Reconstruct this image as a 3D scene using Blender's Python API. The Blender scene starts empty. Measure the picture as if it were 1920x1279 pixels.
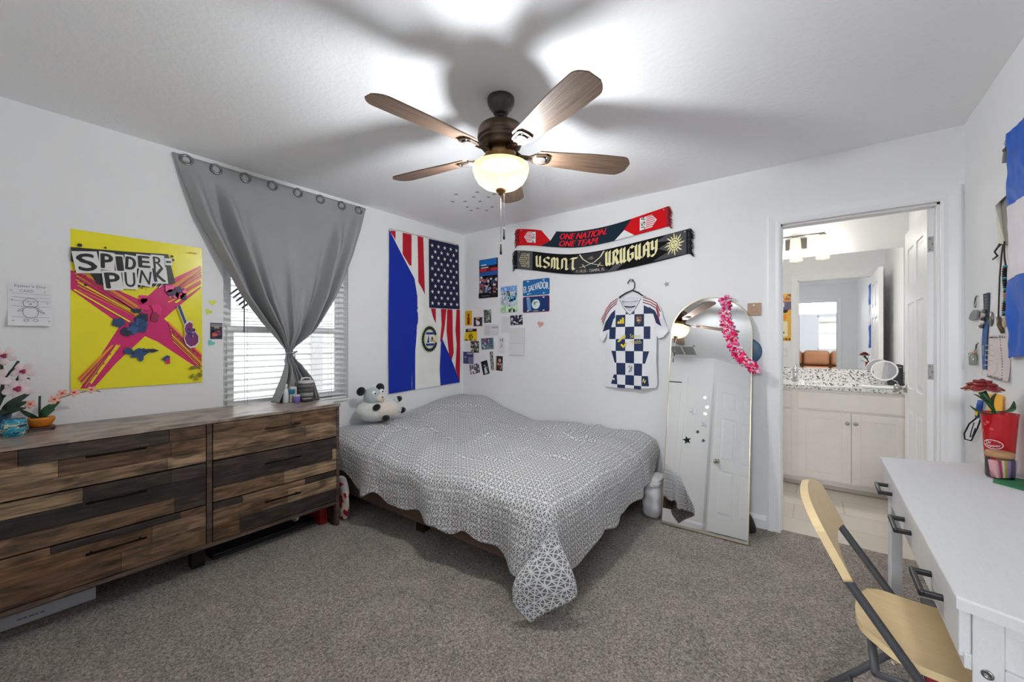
import bpy, bmesh, math, random
from mathutils import Vector, Matrix, geometry, noise
random.seed(7)
C = bpy.context.scene.collection
SC = bpy.context.scene
PI = math.pi
H = 2.44            # ceiling height
W = 3.746           # room width (x), back wall at y=0, window wall at x=0

# ---------------------------------------------------------------- camera
cam_d = bpy.data.cameras.new('camera'); cam = bpy.data.objects.new('camera', cam_d); C.objects.link(cam)
cam.location = (3.1113, -3.2089, 1.2711)
cam.rotation_euler = (PI/2, 0, 0.6481)
cam_d.sensor_width = 36; cam_d.lens = 36*755.12/1920; cam_d.clip_start = 0.02
SC.camera = cam
# ---------------------------------------------------------------- world
wd = bpy.data.worlds.new('world'); SC.world = wd; wd.use_nodes = True
nt = wd.node_tree; bg = nt.nodes['Background']
sky = nt.nodes.new('ShaderNodeTexSky'); sky.sky_type = 'NISHITA'; sky.sun_disc = False
sky.sun_elevation = math.radians(48); sky.sun_rotation = math.radians(150)
hs = nt.nodes.new('ShaderNodeHueSaturation'); hs.inputs['Saturation'].default_value = .55
nt.links.new(sky.outputs[0], hs.inputs['Color']); nt.links.new(hs.outputs[0], bg.inputs[0]); bg.inputs[1].default_value = 1.15
# ---------------------------------------------------------------- exposure
SC.view_settings.view_transform = 'Standard'; SC.view_settings.look = 'None'
SC.view_settings.gamma = 1.0; SC.view_settings.use_curve_mapping = False
SC.view_settings.exposure = 0.66
SC.cycles.use_denoising = True
SC.cycles.max_bounces = 14; SC.cycles.diffuse_bounces = 10; SC.cycles.transparent_max_bounces = 12
SC.cycles.sample_clamp_indirect = 6.0
# ---------------------------------------------------------------- lamps
def lamp(name, typ, loc, energy, col=(1,1,1), rot=None, **kw):
    d = bpy.data.lights.new(name, typ); d.energy = energy; d.color = col
    for k, v in kw.items(): setattr(d, k, v)
    o = bpy.data.objects.new(name, d); C.objects.link(o); o.location = loc
    if rot: o.rotation_euler = rot
    return o
FAN_W = 80
lamp('fan_bulb', 'POINT', (1.945, -1.67, 2.055), FAN_W*.55, (.89, .945, 1.0), shadow_soft_size=.035)
lamp('fan_bulb', 'POINT', (1.85, -1.72, 2.055), FAN_W*.45, (.89, .945, 1.0), shadow_soft_size=.035)
for bx in (2.735, 2.945, 3.155):
    lamp('vanity_bulb', 'POINT', (bx, 1.55, 2.11), 7.5, (1, .975, .95), shadow_soft_size=.03)
lamp('added_entry_fill', 'AREA', (3.1, -6.3, 2.38), 125, (.89, .945, 1.0), rot=(math.radians(65), 0, 0), size=.9)  # added fill light shining in through the entry, no fixture belongs to it
lamp('added_ceiling_fill', 'POINT', (4.2, -6.1, 1.35), 22, (.87, .935, 1.0), shadow_soft_size=.4)  # added soft fill through the doorway towards the bedroom ceiling, no lamp stands here
for loc, rot, sx, sy in (((-.2, -1.8, 1.46), (0, -PI/2, 0), 1.37, .88), ((3.44, -9.1, 1.5), (PI/2, 0, 0), .8, 1.1)):
    p = lamp('window_portal', 'AREA', loc, 1, rot=rot, shape='RECTANGLE', size=sx, size_y=sy); p.data.cycles.is_portal = True

# ================================================================ helpers
def lin(c): return c/12.92 if c <= .04045 else ((c+.055)/1.055)**2.4
def hx(h, k=1.0):
    h = h.lstrip('#'); r = [min(.9, lin(int(h[i:i+2], 16)/255)*k) for i in (0, 2, 4)]
    return (r[0], r[1], r[2], 1)
def P(h): return hx(h, 1.45)          # a colour read off the photograph -> surface colour

MATS = {}
def mat(name, rough=.6, metal=0., bump=0., bscale=200., var=.06, vscale=30., stretch=None, emit=0., spec=.5, sheen=0., coat=0., knots=False):
    """procedural material: the surface colour attribute, varied by noise, with noise bump"""
    if name in MATS: return MATS[name]
    m = bpy.data.materials.new(name); m.use_nodes = True; t = m.node_tree; n = t.nodes; L = t.links
    b = n['Principled BSDF']
    at = n.new('ShaderNodeAttribute'); at.attribute_name = 'Col'
    tc = n.new('ShaderNodeTexCoord'); mp = n.new('ShaderNodeMapping'); L.new(tc.outputs['Object'], mp.inputs[0])
    if stretch: mp.inputs['Scale'].default_value = stretch
    nz = n.new('ShaderNodeTexNoise'); nz.inputs['Scale'].default_value = vscale; nz.inputs['Detail'].default_value = 5
    L.new(mp.outputs[0], nz.inputs['Vector'])
    mr = n.new('ShaderNodeMapRange'); mr.inputs[1].default_value = .25; mr.inputs[2].default_value = .75
    mr.inputs[3].default_value = 1-var; mr.inputs[4].default_value = 1+var
    L.new(nz.outputs['Fac'], mr.inputs[0])
    mx = n.new('ShaderNodeVectorMath'); mx.operation = 'SCALE'
    L.new(at.outputs['Color'], mx.inputs[0]); L.new(mr.outputs[0], mx.inputs['Scale'])
    if knots:           # dark knots and weathered streaks, drawn out along the grain
        m3 = n.new('ShaderNodeMapping'); m3.inputs['Scale'].default_value = (6, 3.6, 11); L.new(tc.outputs['Object'], m3.inputs[0])
        n3 = n.new('ShaderNodeTexNoise'); n3.inputs['Scale'].default_value = 1.6; n3.inputs['Detail'].default_value = 6; n3.inputs['Distortion'].default_value = 1.2; L.new(m3.outputs[0], n3.inputs['Vector'])
        r3 = n.new('ShaderNodeMapRange'); r3.inputs[1].default_value = .34; r3.inputs[2].default_value = .56; r3.inputs[3].default_value = .45; r3.inputs[4].default_value = 1.12; L.new(n3.outputs['Fac'], r3.inputs[0])
        m4 = n.new('ShaderNodeVectorMath'); m4.operation = 'SCALE'; L.new(mx.outputs[0], m4.inputs[0]); L.new(r3.outputs[0], m4.inputs['Scale']); mx = m4
    L.new(mx.outputs[0], b.inputs['Base Color'])
    b.inputs['Roughness'].default_value = rough; b.inputs['Metallic'].default_value = metal
    b.inputs['Specular IOR Level'].default_value = spec; b.inputs['Sheen Weight'].default_value = sheen
    b.inputs['Coat Weight'].default_value = coat
    if emit:
        L.new(mx.outputs[0], b.inputs['Emission Color']); b.inputs['Emission Strength'].default_value = emit
    if bump:
        n2 = n.new('ShaderNodeTexNoise'); n2.inputs['Scale'].default_value = bscale; n2.inputs['Detail'].default_value = 4
        L.new(mp.outputs[0], n2.inputs['Vector'])
        bp = n.new('ShaderNodeBump'); bp.inputs['Strength'].default_value = bump; bp.inputs['Distance'].default_value = .01
        L.new(n2.outputs['Fac'], bp.inputs['Height']); L.new(bp.outputs[0], b.inputs['Normal'])
    MATS[name] = m; return m
PAINT = mat('wall_paint', .75, bump=.08, bscale=90, var=.012, vscale=3)
TRIM = mat('trim_paint', .38, var=.012, vscale=4)
PAPER = mat('paper', .55, var=.02, vscale=12)
GLOSS = mat('gloss_print', .28, var=.03, vscale=9, bump=.03, bscale=8)
CLOTH = mat('cloth', .95, bump=.12, bscale=500, var=.05, vscale=60, sheen=.15, spec=.2)
SATIN = mat('satin_cloth', .6, bump=.06, bscale=300, var=.04, vscale=8, spec=.3)
PLUSH = mat('plush', 1., bump=.5, bscale=160, var=.08, vscale=90, sheen=.4, spec=.1)
PLAST = mat('plastic', .4, var=.03, vscale=10)
GLOSSP = mat('gloss_plastic', .16, var=.03, vscale=10)
METAL = mat('metal', .3, 1., var=.05, vscale=20)
PMETAL = mat('painted_metal', .42, var=.08, vscale=40, bump=.04, bscale=120)
BRONZE = mat('brushed_bronze', .38, .85, var=.1, vscale=20)
LEATHER = mat('leather', .45, bump=.2, bscale=60, var=.1, vscale=6)
WOOD = mat('plank_wood', .55, bump=.12, bscale=6, var=.75, vscale=4.2, stretch=(9, 1.6, 19), knots=True)
TOPWOOD = mat('dresser_top_wood', .34, bump=.06, bscale=6, var=.30, vscale=2.2, stretch=(9, 2.6, 17), knots=True)
BEDWOOD = mat('bed_wood', .55, bump=.1, bscale=6, var=.3, vscale=2.2, stretch=(1.6, 6, 26))
BLADEW = mat('blade_wood', .55, bump=.14, bscale=5, var=.55, vscale=3, stretch=(1.6, 46, 8))
DESKW = mat('white_desk_wood', .5, bump=.12, bscale=3.5, var=.025, vscale=3, stretch=(60, 3, 30))
LEAF = mat('leaf', .45, var=.15, vscale=30)

class MB:
    """mesh builder: world-space vertices, one colour per face, linked as ONE mesh object"""
    def __init__(s): s.v = []; s.f = []; s.c = []; s.s = []
    def add(s, vs, fs, col, smooth=False, M=None):
        o = len(s.v)
        if M is not None: vs = [M @ Vector(p) for p in vs]
        s.v += [tuple(p) for p in vs]; s.f += [tuple(i+o for i in f) for f in fs]
        if isinstance(col, list): s.c += col
        else: s.c += [col]*len(fs)
        s.s += [smooth]*len(fs)
        return s
    def bm(s, b, col, smooth=False, M=None):
        b.verts.ensure_lookup_table(); b.verts.index_update()
        s.add([v.co.copy() for v in b.verts], [[v.index for v in f.verts] for f in b.faces], col, smooth, M); b.free(); return s
    def box(s, a, b, col, bev=0., M=None, seg=2):
        k = bmesh.new(); bmesh.ops.create_cube(k, size=1)
        d = [abs(b[i]-a[i]) for i in range(3)]; c = [(a[i]+b[i])/2 for i in range(3)]
        for v in k.verts: v.co = Vector([v.co[i]*d[i]+c[i] for i in range(3)])
        if bev > 0: bmesh.ops.bevel(k, geom=k.edges[:], offset=min(bev, min(d)*.45), segments=seg, affect='EDGES', profile=.5)
        return s.bm(k, col, False, M)
    def lathe(s, pr, col, seg=24, c=(0, 0, 0), M=None, smooth=True, cap=True):
        vs = []; fs = []; cl = []
        n = len(pr)
        for r, z in pr:
            for i in range(seg): a = 2*PI*i/seg; vs.append((c[0]+r*math.cos(a), c[1]+r*math.sin(a), c[2]+z))
        for j in range(n-1):
            for i in range(seg):
                fs.append((j*seg+i, j*seg+(i+1) % seg, (j+1)*seg+(i+1) % seg, (j+1)*seg+i))
                cl.append(col[j] if isinstance(col, list) else col)
        if cap:
            if pr[0][0] > 1e-4: fs.append(tuple(range(seg))[::-1]); cl.append(cl[0])
            if pr[-1][0] > 1e-4: fs.append(tuple((n-1)*seg+i for i in range(seg))); cl.append(cl[-1])
        return s.add(vs, fs, cl, smooth, M)
    def tube(s, pts, r, col, seg=8, M=None, flat=1., closed=False):
        pts = [Vector(p) for p in pts]; n = len(pts); vs = []; fs = []
        up = Vector((0, 0, 1)); pn = None
        for i in range(n):
            if closed: t = (pts[(i+1) % n]-pts[i-1]).normalized()
            else: t = (pts[min(i+1, n-1)]-pts[max(i-1, 0)]).normalized()
            if pn is None:
                a = t.cross(up)
                if a.length < .1: a = t.cross(Vector((0, 1, 0)))
                a.normalize()
            else: a = (pn - t*pn.dot(t)).normalized()
            pn = a; b = t.cross(a)
            rr = r[i] if isinstance(r, (list, tuple)) else r
            for k in range(seg):
                q = 2*PI*k/seg; vs.append(pts[i]+a*(rr*math.cos(q))+b*(rr*flat*math.sin(q)))
        for i in range(n if closed else n-1):
            i2 = (i+1) % n
            for k in range(seg): fs.append((i*seg+k, i*seg+(k+1) % seg, i2*seg+(k+1) % seg, i2*seg+k))
        if not closed: fs.append(tuple(range(seg))[::-1]); fs.append(tuple((n-1)*seg+k for k in range(seg)))
        return s.add(vs, fs, col, True, M)
    def ell(s, c, r, col, rot=None, seg=20, rings=12):
        M = Matrix.Translation(c) @ (rot.to_4x4() if rot is not None else Matrix.Identity(4))
        if isinstance(r, (int, float)): r = (r, r, r)
        k = bmesh.new(); bmesh.ops.create_uvsphere(k, u_segments=seg, v_segments=rings, radius=1)
        for v in k.verts: v.co = Vector((v.co.x*r[0], v.co.y*r[1], v.co.z*r[2]))
        return s.bm(k, col, True, M)
    def prism(s, poly, f, col, w0, w1):
        """2D polygon extruded between w0 and w1, mapped by f(u,v,w)"""
        n = len(poly)
        vs = [f(u, v, w0) for u, v in poly]+[f(u, v, w1) for u, v in poly]
        fs = [tuple(range(n, 2*n)), tuple(range(n))[::-1]]+[(i, (i+1) % n, n+(i+1) % n, n+i) for i in range(n)]
        return s.add(vs, fs, col)
    def grid(s, nu, nv, fn, col, smooth=True):
        vs = [fn(i/nu, j/nv) for j in range(nv+1) for i in range(nu+1)]
        fs = [(j*(nu+1)+i, j*(nu+1)+i+1, (j+1)*(nu+1)+i+1, (j+1)*(nu+1)+i) for j in range(nv) for i in range(nu)]
        cl = [col((i+.5)/nu, (j+.5)/nv) for j in range(nv) for i in range(nu)] if callable(col) else col
        return s.add(vs, fs, cl, smooth)
    def build(s, name, m, parent=None, org=None):
        if org is None: org = ORG.get(parent.name) if parent else None
        if org is None:
            xs = list(zip(*s.v)); org = Vector(((min(xs[0])+max(xs[0]))/2, (min(xs[1])+max(xs[1]))/2, min(xs[2])))
        me = bpy.data.meshes.new(name)
        me.from_pydata([Vector(p)-org for p in s.v], [], s.f)
        at = me.color_attributes.new('Col', 'FLOAT_COLOR', 'CORNER')
        cols = []
        for p in me.polygons: cols += list(s.c[p.index])*p.loop_total
        at.data.foreach_set('color', cols)
        me.polygons.foreach_set('use_smooth', s.s)
        me.materials.append(m); me.update()
        o = bpy.data.objects.new(name, me); C.objects.link(o)
        if parent: o.parent = parent
        else: o.location = org
        ORG[o.name] = org
        return o
ORG = {}
def tag(o, label, cat, group=None):
    o['label'] = label; o['category'] = cat
    if group: o['group'] = group
    return o
def thing(name, label, cat, loc, group=None):
    o = bpy.data.objects.new(name, None); C.objects.link(o); o.location = loc; o.empty_display_size = .05
    ORG[o.name] = Vector(loc); return tag(o, label, cat, group)
def struct(name, mb, m, parent=None):
    o = mb.build(name, m, parent)
    if parent is None: o['kind'] = 'structure'
    return o

# ---------------------------------------------------------------- flat art
_txt = {}
def glyphs(s):
    if s in _txt: return _txt[s]
    cu = bpy.data.curves.new('t', 'FONT'); cu.body = s; cu.size = 1; cu.resolution_u = 3
    o = bpy.data.objects.new('t', cu); C.objects.link(o)
    dg = bpy.context.evaluated_depsgraph_get(); me = bpy.data.meshes.new_from_object(o.evaluated_get(dg))
    vs = [(v.co.x, v.co.y) for v in me.vertices]; fs = [tuple(p.vertices) for p in me.polygons]
    bpy.data.objects.remove(o); bpy.data.curves.remove(cu); bpy.data.meshes.remove(me)
    xs = [p[0] for p in vs]; ys = [p[1] for p in vs]
    x0, x1, y0, y1 = min(xs), max(xs), min(ys), max(ys)
    _txt[s] = ([(a-(x0+x1)/2, b-(y0+y1)/2) for a, b in vs], fs, x1-x0, y1-y0); return _txt[s]
class Art:
    """coloured shapes laid on a surface in its own (u,v) coordinates; each call lies one layer above the last"""
    def __init__(s): s.items = []; s.n = 0
    def put(s, vs, fs, col): s.n += 1; s.items.append((vs, fs, col, s.n)); return s
    def poly(s, pts, col):
        tr = geometry.tessellate_polygon([[Vector((p[0], p[1], 0)) for p in pts]])
        fs = []
        for t in tr:
            a, b, c = [pts[i] for i in t]
            fs.append(tuple(t) if (b[0]-a[0])*(c[1]-a[1])-(b[1]-a[1])*(c[0]-a[0]) > 0 else tuple(t)[::-1])
        return s.put(list(pts), fs, col)
    def rect(s, x0, y0, x1, y1, col): return s.poly([(x0, y0), (x1, y0), (x1, y1), (x0, y1)], col)
    def circ(s, x, y, r, col, n=20, ry=None):
        ry = ry or r
        return s.poly([(x+r*math.cos(2*PI*i/n), y+ry*math.sin(2*PI*i/n)) for i in range(n)], col)
    def line(s, pts, w, col):
        for (a, b), (c, d) in zip(pts, pts[1:]):
            l = math.hypot(c-a, d-b) or 1; nx, ny = -(d-b)/l*w/2, (c-a)/l*w/2
            s.poly([(a-nx, b-ny), (c-nx, d-ny), (c+nx, d+ny), (a+nx, b+ny)], col); s.n -= 1
        s.n += 1; return s
    def star(s, x, y, r, col, rot=PI/2, n=5, k=.4):
        return s.poly([(x+(r if i % 2 == 0 else r*k)*math.cos(rot+PI*i/n), y+(r if i % 2 == 0 else r*k)*math.sin(rot+PI*i/n)) for i in range(2*n)], col)
    def text(s, t, x, y, h, col, w=None, rot=0., bold=0.):
        vs, fs, gw, gh = glyphs(t); sy = h/gh; sx = (w/gw) if w else sy
        c, q = math.cos(rot), math.sin(rot)
        offs = [(0, 0)] if not bold else [(-bold, 0), (bold, 0), (0, bold*.7), (0, -bold*.7)]
        for ox, oy in offs:
            s.put([(x+(a*sx+ox)*c-(b*sy+oy)*q, y+(a*sx+ox)*q+(b*sy+oy)*c) for a, b in vs], fs, col)
        return s
    def nib(s, paths, x, y, w, h, pen, ang, col):
        """broad-nib pen strokes: paths in a unit box"""
        px, py = pen*math.cos(ang)/2, pen*math.sin(ang)/2
        for pth in paths:
            q = [(x+a*w, y+b*h) for a, b in pth]
            for a, b in zip(q, q[1:]):
                p4 = [(a[0]-px, a[1]-py), (b[0]-px, b[1]-py), (b[0]+px, b[1]+py), (a[0]+px, a[1]+py)]
                ar = sum(p4[i][0]*p4[(i+1) % 4][1]-p4[(i+1) % 4][0]*p4[i][1] for i in range(4))
                if abs(ar) < 1e-9: continue
                s.poly(p4 if ar > 0 else p4[::-1], col); s.n -= 1
        s.n += 1; return s
    def blobs(s, x0, y0, x1, y1, cols, n, rmin, rmax, seed=0):
        r = random.Random(seed)
        for i in range(n):
            x = r.uniform(x0, x1); y = r.uniform(y0, y1); a = r.uniform(rmin, rmax); b = r.uniform(rmin, rmax)
            k = r.randint(5, 8); ph = r.uniform(0, 6)
            pts = [(min(x1, max(x0, x+a*r.uniform(.6, 1)*math.cos(ph+2*PI*j/k))), min(y1, max(y0, y+b*r.uniform(.6, 1)*math.sin(ph+2*PI*j/k)))) for j in range(k)]
            if i and i % 6: s.n -= 1
            s.poly(pts, r.choice(cols))
        return s
    def emit(s, mb, f, base=.001, step=.00035, sub=None):
        for vs, fs, col, lay in s.items:
            if sub:
                b = bmesh.new(); bv = [b.verts.new((p[0], p[1], 0)) for p in vs]
                for q in fs:
                    try: b.faces.new([bv[i] for i in q])
                    except ValueError: pass
                bmesh.ops.triangulate(b, faces=b.faces[:])
                for _ in range(6):
                    e = [k for k in b.edges if k.calc_length() > sub]
                    if not e: break
                    bmesh.ops.subdivide_edges(b, edges=e, cuts=1); bmesh.ops.triangulate(b, faces=b.faces[:])
                b.verts.index_update()
                vs2 = [(v.co.x, v.co.y) for v in b.verts]; fs2 = [tuple(v.index for v in q.verts) for q in b.faces]; b.free()
            else: vs2, fs2 = vs, fs
            mb.add([f(u, v, base+lay*step) for u, v in vs2], fs2, col, bool(sub))
def frame_map(O, U, V, N):
    O, U, V, N = Vector(O), Vector(U), Vector(V), Vector(N)
    return lambda u, v, w: O+U*u+V*v+N*w
def on_A(y, z, rot=0., w=.0): return rmap((w, y, z), (0, 1, 0), (0, 0, 1), (1, 0, 0), rot)
def on_B(x, z, rot=0., w=.0): return rmap((x, -w, z), (1, 0, 0), (0, 0, 1), (0, -1, 0), rot)
def on_C(y, z, rot=0., w=.0): return rmap((W-w, y, z), (0, -1, 0), (0, 0, 1), (-1, 0, 0), rot)
def rmap(O, U, V, N, rot):
    U, V = Vector(U), Vector(V); c, q = math.cos(rot), math.sin(rot)
    return frame_map(O, U*c+V*q, V*c-U*q, N)
def sheet(name, label, cat, f, w, h, base, draw, m=None, t=.0012, group=None, curl=0., outline=None):
    """a flat print w x h centred on f's origin; draw(art) works in -w/2..w/2"""
    mb = MB(); g = f
    if curl: g = lambda u, v, q: f(u, v, q+curl*max(0, -2*v/h)**2)
    pts = outline or [(-w/2, -h/2), (w/2, -h/2), (w/2, h/2), (-w/2, h/2)]
    if curl:
        b = Art(); b.poly(pts, base); b.n = 0; b.emit(mb, g, t, sub=h/14); b.emit(mb, g, -.0001, sub=h/14)
    else: mb.prism(pts, g, base, .0004, t)
    a = Art(); draw(a); a.emit(mb, g, t+(.0003 if curl else 0), sub=h/14 if curl else None)
    return tag(mb.build(name, m or PAPER), label, cat, group)
# ================================================================ setting materials
def newmat(name):
    m = bpy.data.materials.new(name); m.use_nodes = True; t = m.node_tree
    return m, t.nodes, t.links, t.nodes['Principled BSDF']
def carpet():
    m, n, L, b = newmat('carpet')
    tc = n.new('ShaderNodeTexCoord')
    def nz(s, d=3, r=.6):
        k = n.new('ShaderNodeTexNoise'); k.inputs['Scale'].default_value = s; k.inputs['Detail'].default_value = d; k.inputs['Roughness'].default_value = r
        L.new(tc.outputs['Object'], k.inputs['Vector']); return k
    a, c, d = nz(125, 3, .75), nz(6, 3), nz(260, 2)
    r = n.new('ShaderNodeValToRGB'); L.new(a.outputs['Fac'], r.inputs[0])
    e = r.color_ramp.elements
    e[0].position = .33; e[0].color = hx('#5d554c'); e[1].position = .68; e[1].color = hx('#e8ded2')
    k = r.color_ramp.elements.new(.5); k.color = hx('#aca297')
    mr = n.new('ShaderNodeMapRange'); mr.inputs[1].default_value = .3; mr.inputs[2].default_value = .7; mr.inputs[3].default_value = .86; mr.inputs[4].default_value = 1.12
    L.new(c.outputs['Fac'], mr.inputs[0])
    s = n.new('ShaderNodeVectorMath'); s.operation = 'SCALE'; L.new(r.outputs[0], s.inputs[0]); L.new(mr.outputs[0], s.inputs['Scale'])
    L.new(s.outputs[0], b.inputs['Base Color']); b.inputs['Roughness'].default_value = 1; b.inputs['Specular IOR Level'].default_value = .1
    b.inputs['Sheen Weight'].default_value = .2
    ad = n.new('ShaderNodeMath'); ad.operation = 'ADD'; L.new(a.outputs['Fac'], ad.inputs[0]); L.new(d.outputs['Fac'], ad.inputs[1])
    bp = n.new('ShaderNodeBump'); bp.inputs['Strength'].default_value = .9; bp.inputs['Distance'].default_value = .012
    L.new(ad.outputs[0], bp.inputs['Height']); L.new(bp.outputs[0], b.inputs['Normal']); return m
def ceiling_paint():
    m, n, L, b = newmat('knockdown_ceiling')
    b.inputs['Base Color'].default_value = (.88, .885, .895, 1); b.inputs['Roughness'].default_value = .85
    tc = n.new('ShaderNodeTexCoord'); k = n.new('ShaderNodeTexNoise'); k.inputs['Scale'].default_value = 34; k.inputs['Detail'].default_value = 4
    L.new(tc.outputs['Object'], k.inputs['Vector'])
    r = n.new('ShaderNodeValToRGB'); r.color_ramp.elements[0].position = .45; r.color_ramp.elements[1].position = .6
    L.new(k.outputs['Fac'], r.inputs[0]); bp = n.new('ShaderNodeBump'); bp.inputs['Strength'].default_value = .10; bp.inputs['Distance'].default_value = .006
    L.new(r.outputs[0], bp.inputs['Height']); L.new(bp.outputs[0], b.inputs['Normal']); return m
def tile():
    m, n, L, b = newmat('plank_tile')
    tc = n.new('ShaderNodeTexCoord'); br = n.new('ShaderNodeTexBrick'); L.new(tc.outputs['Object'], br.inputs['Vector'])
    br.inputs['Color1'].default_value = hx('#d8d0c4'); br.inputs['Color2'].default_value = hx('#cbc2b5'); br.inputs['Mortar'].default_value = hx('#b5aca0')
    br.inputs['Scale'].default_value = 1; br.inputs['Brick Width'].default_value = .6; br.inputs['Row Height'].default_value = .3; br.inputs['Mortar Size'].default_value = .004
    L.new(br.outputs['Color'], b.inputs['Base Color']); b.inputs['Roughness'].default_value = .3; return m
def granite():
    m, n, L, b = newmat('granite')
    tc = n.new('ShaderNodeTexCoord'); v = n.new('ShaderNodeTexVoronoi'); v.inputs['Scale'].default_value = 95; L.new(tc.outputs['Object'], v.inputs['Vector'])
    k = n.new('ShaderNodeTexNoise'); k.inputs['Scale'].default_value = 60; k.inputs['Detail'].default_value = 4; L.new(tc.outputs['Object'], k.inputs['Vector'])
    sp = n.new('ShaderNodeSeparateColor'); L.new(v.outputs['Color'], sp.inputs[0])
    ad = n.new('ShaderNodeMath'); ad.operation = 'MULTIPLY_ADD'; ad.inputs[1].default_value = .55; L.new(sp.outputs[0], ad.inputs[0]); L.new(k.outputs['Fac'], ad.inputs[2])
    r = n.new('ShaderNodeValToRGB'); L.new(ad.outputs[0], r.inputs[0]); e = r.color_ramp.elements
    e[0].position = .45; e[0].color = hx('#3c3c3e'); e[1].position = .78; e[1].color = hx('#f0efec')
    q = e.new(.58); q.color = hx('#a9a8a8'); q = e.new(.66); q.color = hx('#dedddb')
    L.new(r.outputs[0], b.inputs['Base Color']); b.inputs['Roughness'].default_value = .12; return m
def mirror_mat():
    m, n, L, b = newmat('mirror_glass')
    b.inputs['Base Color'].default_value = (.93, .94, .94, 1); b.inputs['Metallic'].default_value = 1; b.inputs['Roughness'].default_value = .005
    tc = n.new('ShaderNodeTexCoord'); k = n.new('ShaderNodeTexNoise'); k.inputs['Scale'].default_value = 3; L.new(tc.outputs['Object'], k.inputs['Vector'])
    mr = n.new('ShaderNodeMapRange'); mr.inputs[3].default_value = .002; mr.inputs[4].default_value = .012; L.new(k.outputs['Fac'], mr.inputs[0]); L.new(mr.outputs[0], b.inputs['Roughness']); return m
def pane_glass():
    m, n, L, b = newmat('window_glass')
    o = n['Material Output']; tr = n.new('ShaderNodeBsdfTransparent'); gl = n.new('ShaderNodeBsdfGlossy'); gl.inputs['Roughness'].default_value = .02
    fr = n.new('ShaderNodeFresnel'); fr.inputs['IOR'].default_value = 1.45; mx = n.new('ShaderNodeMixShader')
    L.new(fr.outputs[0], mx.inputs[0]); L.new(tr.outputs[0], mx.inputs[1]); L.new(gl.outputs[0], mx.inputs[2]); L.new(mx.outputs[0], o.inputs['Surface']); return m
def lamp_glass(name, col, emit, trans):
    """frosted lamp glass: passes part of the bulb's light straight, scatters the rest, and glows"""
    m, n, L, b = newmat(name); o = n['Material Output']
    tr = n.new('ShaderNodeBsdfTransparent'); tr.inputs[0].default_value = (1, .97, .92, 1)
    tl = n.new('ShaderNodeBsdfTranslucent'); tl.inputs[0].default_value = (col[0]*.010, col[1]*.008, col[2]*.006, 1)
    em = n.new('ShaderNodeEmission'); em.inputs[0].default_value = col; em.inputs[1].default_value = emit
    tc = n.new('ShaderNodeTexCoord'); k = n.new('ShaderNodeTexNoise'); k.inputs['Scale'].default_value = 9; L.new(tc.outputs['Object'], k.inputs['Vector'])
    mr = n.new('ShaderNodeMapRange'); mr.inputs[3].default_value = emit*.9; mr.inputs[4].default_value = emit*1.1; L.new(k.outputs['Fac'], mr.inputs[0]); L.new(mr.outputs[0], em.inputs[1])
    ad = n.new('ShaderNodeAddShader'); L.new(tl.outputs[0], ad.inputs[0]); L.new(em.outputs[0], ad.inputs[1])
    mx = n.new('ShaderNodeMixShader'); mx.inputs[0].default_value = 1-trans
    L.new(tr.outputs[0], mx.inputs[1]); L.new(ad.outputs[0], mx.inputs[2]); L.new(mx.outputs[0], o.inputs['Surface']); return m
MIRROR = mirror_mat(); GLASS = pane_glass(); GRANITE = granite()
WALLC = (.865, .87, .88, 1); TRIMC = (.88, .885, .89, 1)

# ================================================================ the room
def slab(*boxes, col=WALLC):
    mb = MB()
    for a, b in boxes: mb.box(a, b, col)
    return mb
struct('floor', slab(((-.12, -4.27, -.06), (W+.1, .055, 0)), col=(.5, .5, .5, 1)), carpet())
struct('floor_bath', slab(((1.6, .055, -.06), (W, 1.8, -.004)), col=(.7, .7, .7, 1)), tile())
struct('ceiling', slab(((-.12, -4.27, H), (W+.1, .11, H+.1)), col=(.8, .8, .8, 1)), ceiling_paint())
struct('ceiling_bath', slab(((1.5, .11, H), (W+.1, 1.8, H+.1))), PAINT)
WY0, WY1, WZ0, WZ1 = -2.243, -1.358, .78, 2.15
struct('wall_left', slab(((-.12, -3.65, 0), (0, WY0, H)), ((-.12, WY1, 0), (0, 0, H)), ((-.12, WY0, 0), (0, WY1, WZ0)), ((-.12, WY0, WZ1), (0, WY1, H))), PAINT)
DX0, DX1, DZ = 2.915, 3.672, 2.05
struct('wall_back', slab(((-.12, 0, 0), (DX0-.018, .11, H)), ((DX1+.018, 0, 0), (W, .11, H)), ((DX0-.018, 0, DZ+.018), (DX1+.018, .11, H))), PAINT)
struct('wall_right', slab(((W, -4.27, 0), (W+.1, 1.8, H))), PAINT)
struct('wall_front', slab(((-.12, -3.65, 0), (2.056, -3.53, H))), PAINT)
mb = MB(); mb.prism([(2.056, -3.53), (2.056, -3.65), (2.70, -4.27), (2.72, -4.15)], lambda u, v, w: (u, v, w), WALLC, 0, H)
struct('wall_diagonal', mb, PAINT)
EX0, EX1, EZ = 2.80, 3.44, 2.09
struct('wall_entry', slab(((2.71, -4.27, 0), (EX0, -4.15, H)), ((EX1, -4.27, 0), (W, -4.15, H)), ((EX0, -4.27, EZ), (EX1, -4.15, H))), PAINT)
# bathroom shell
struct('wall_bath_back', slab(((1.5, 1.65, 0), (W, 1.8, H))), PAINT)
struct('wall_bath_left', slab(((1.5, .11, 0), (1.6, 1.65, H))), PAINT)
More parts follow.
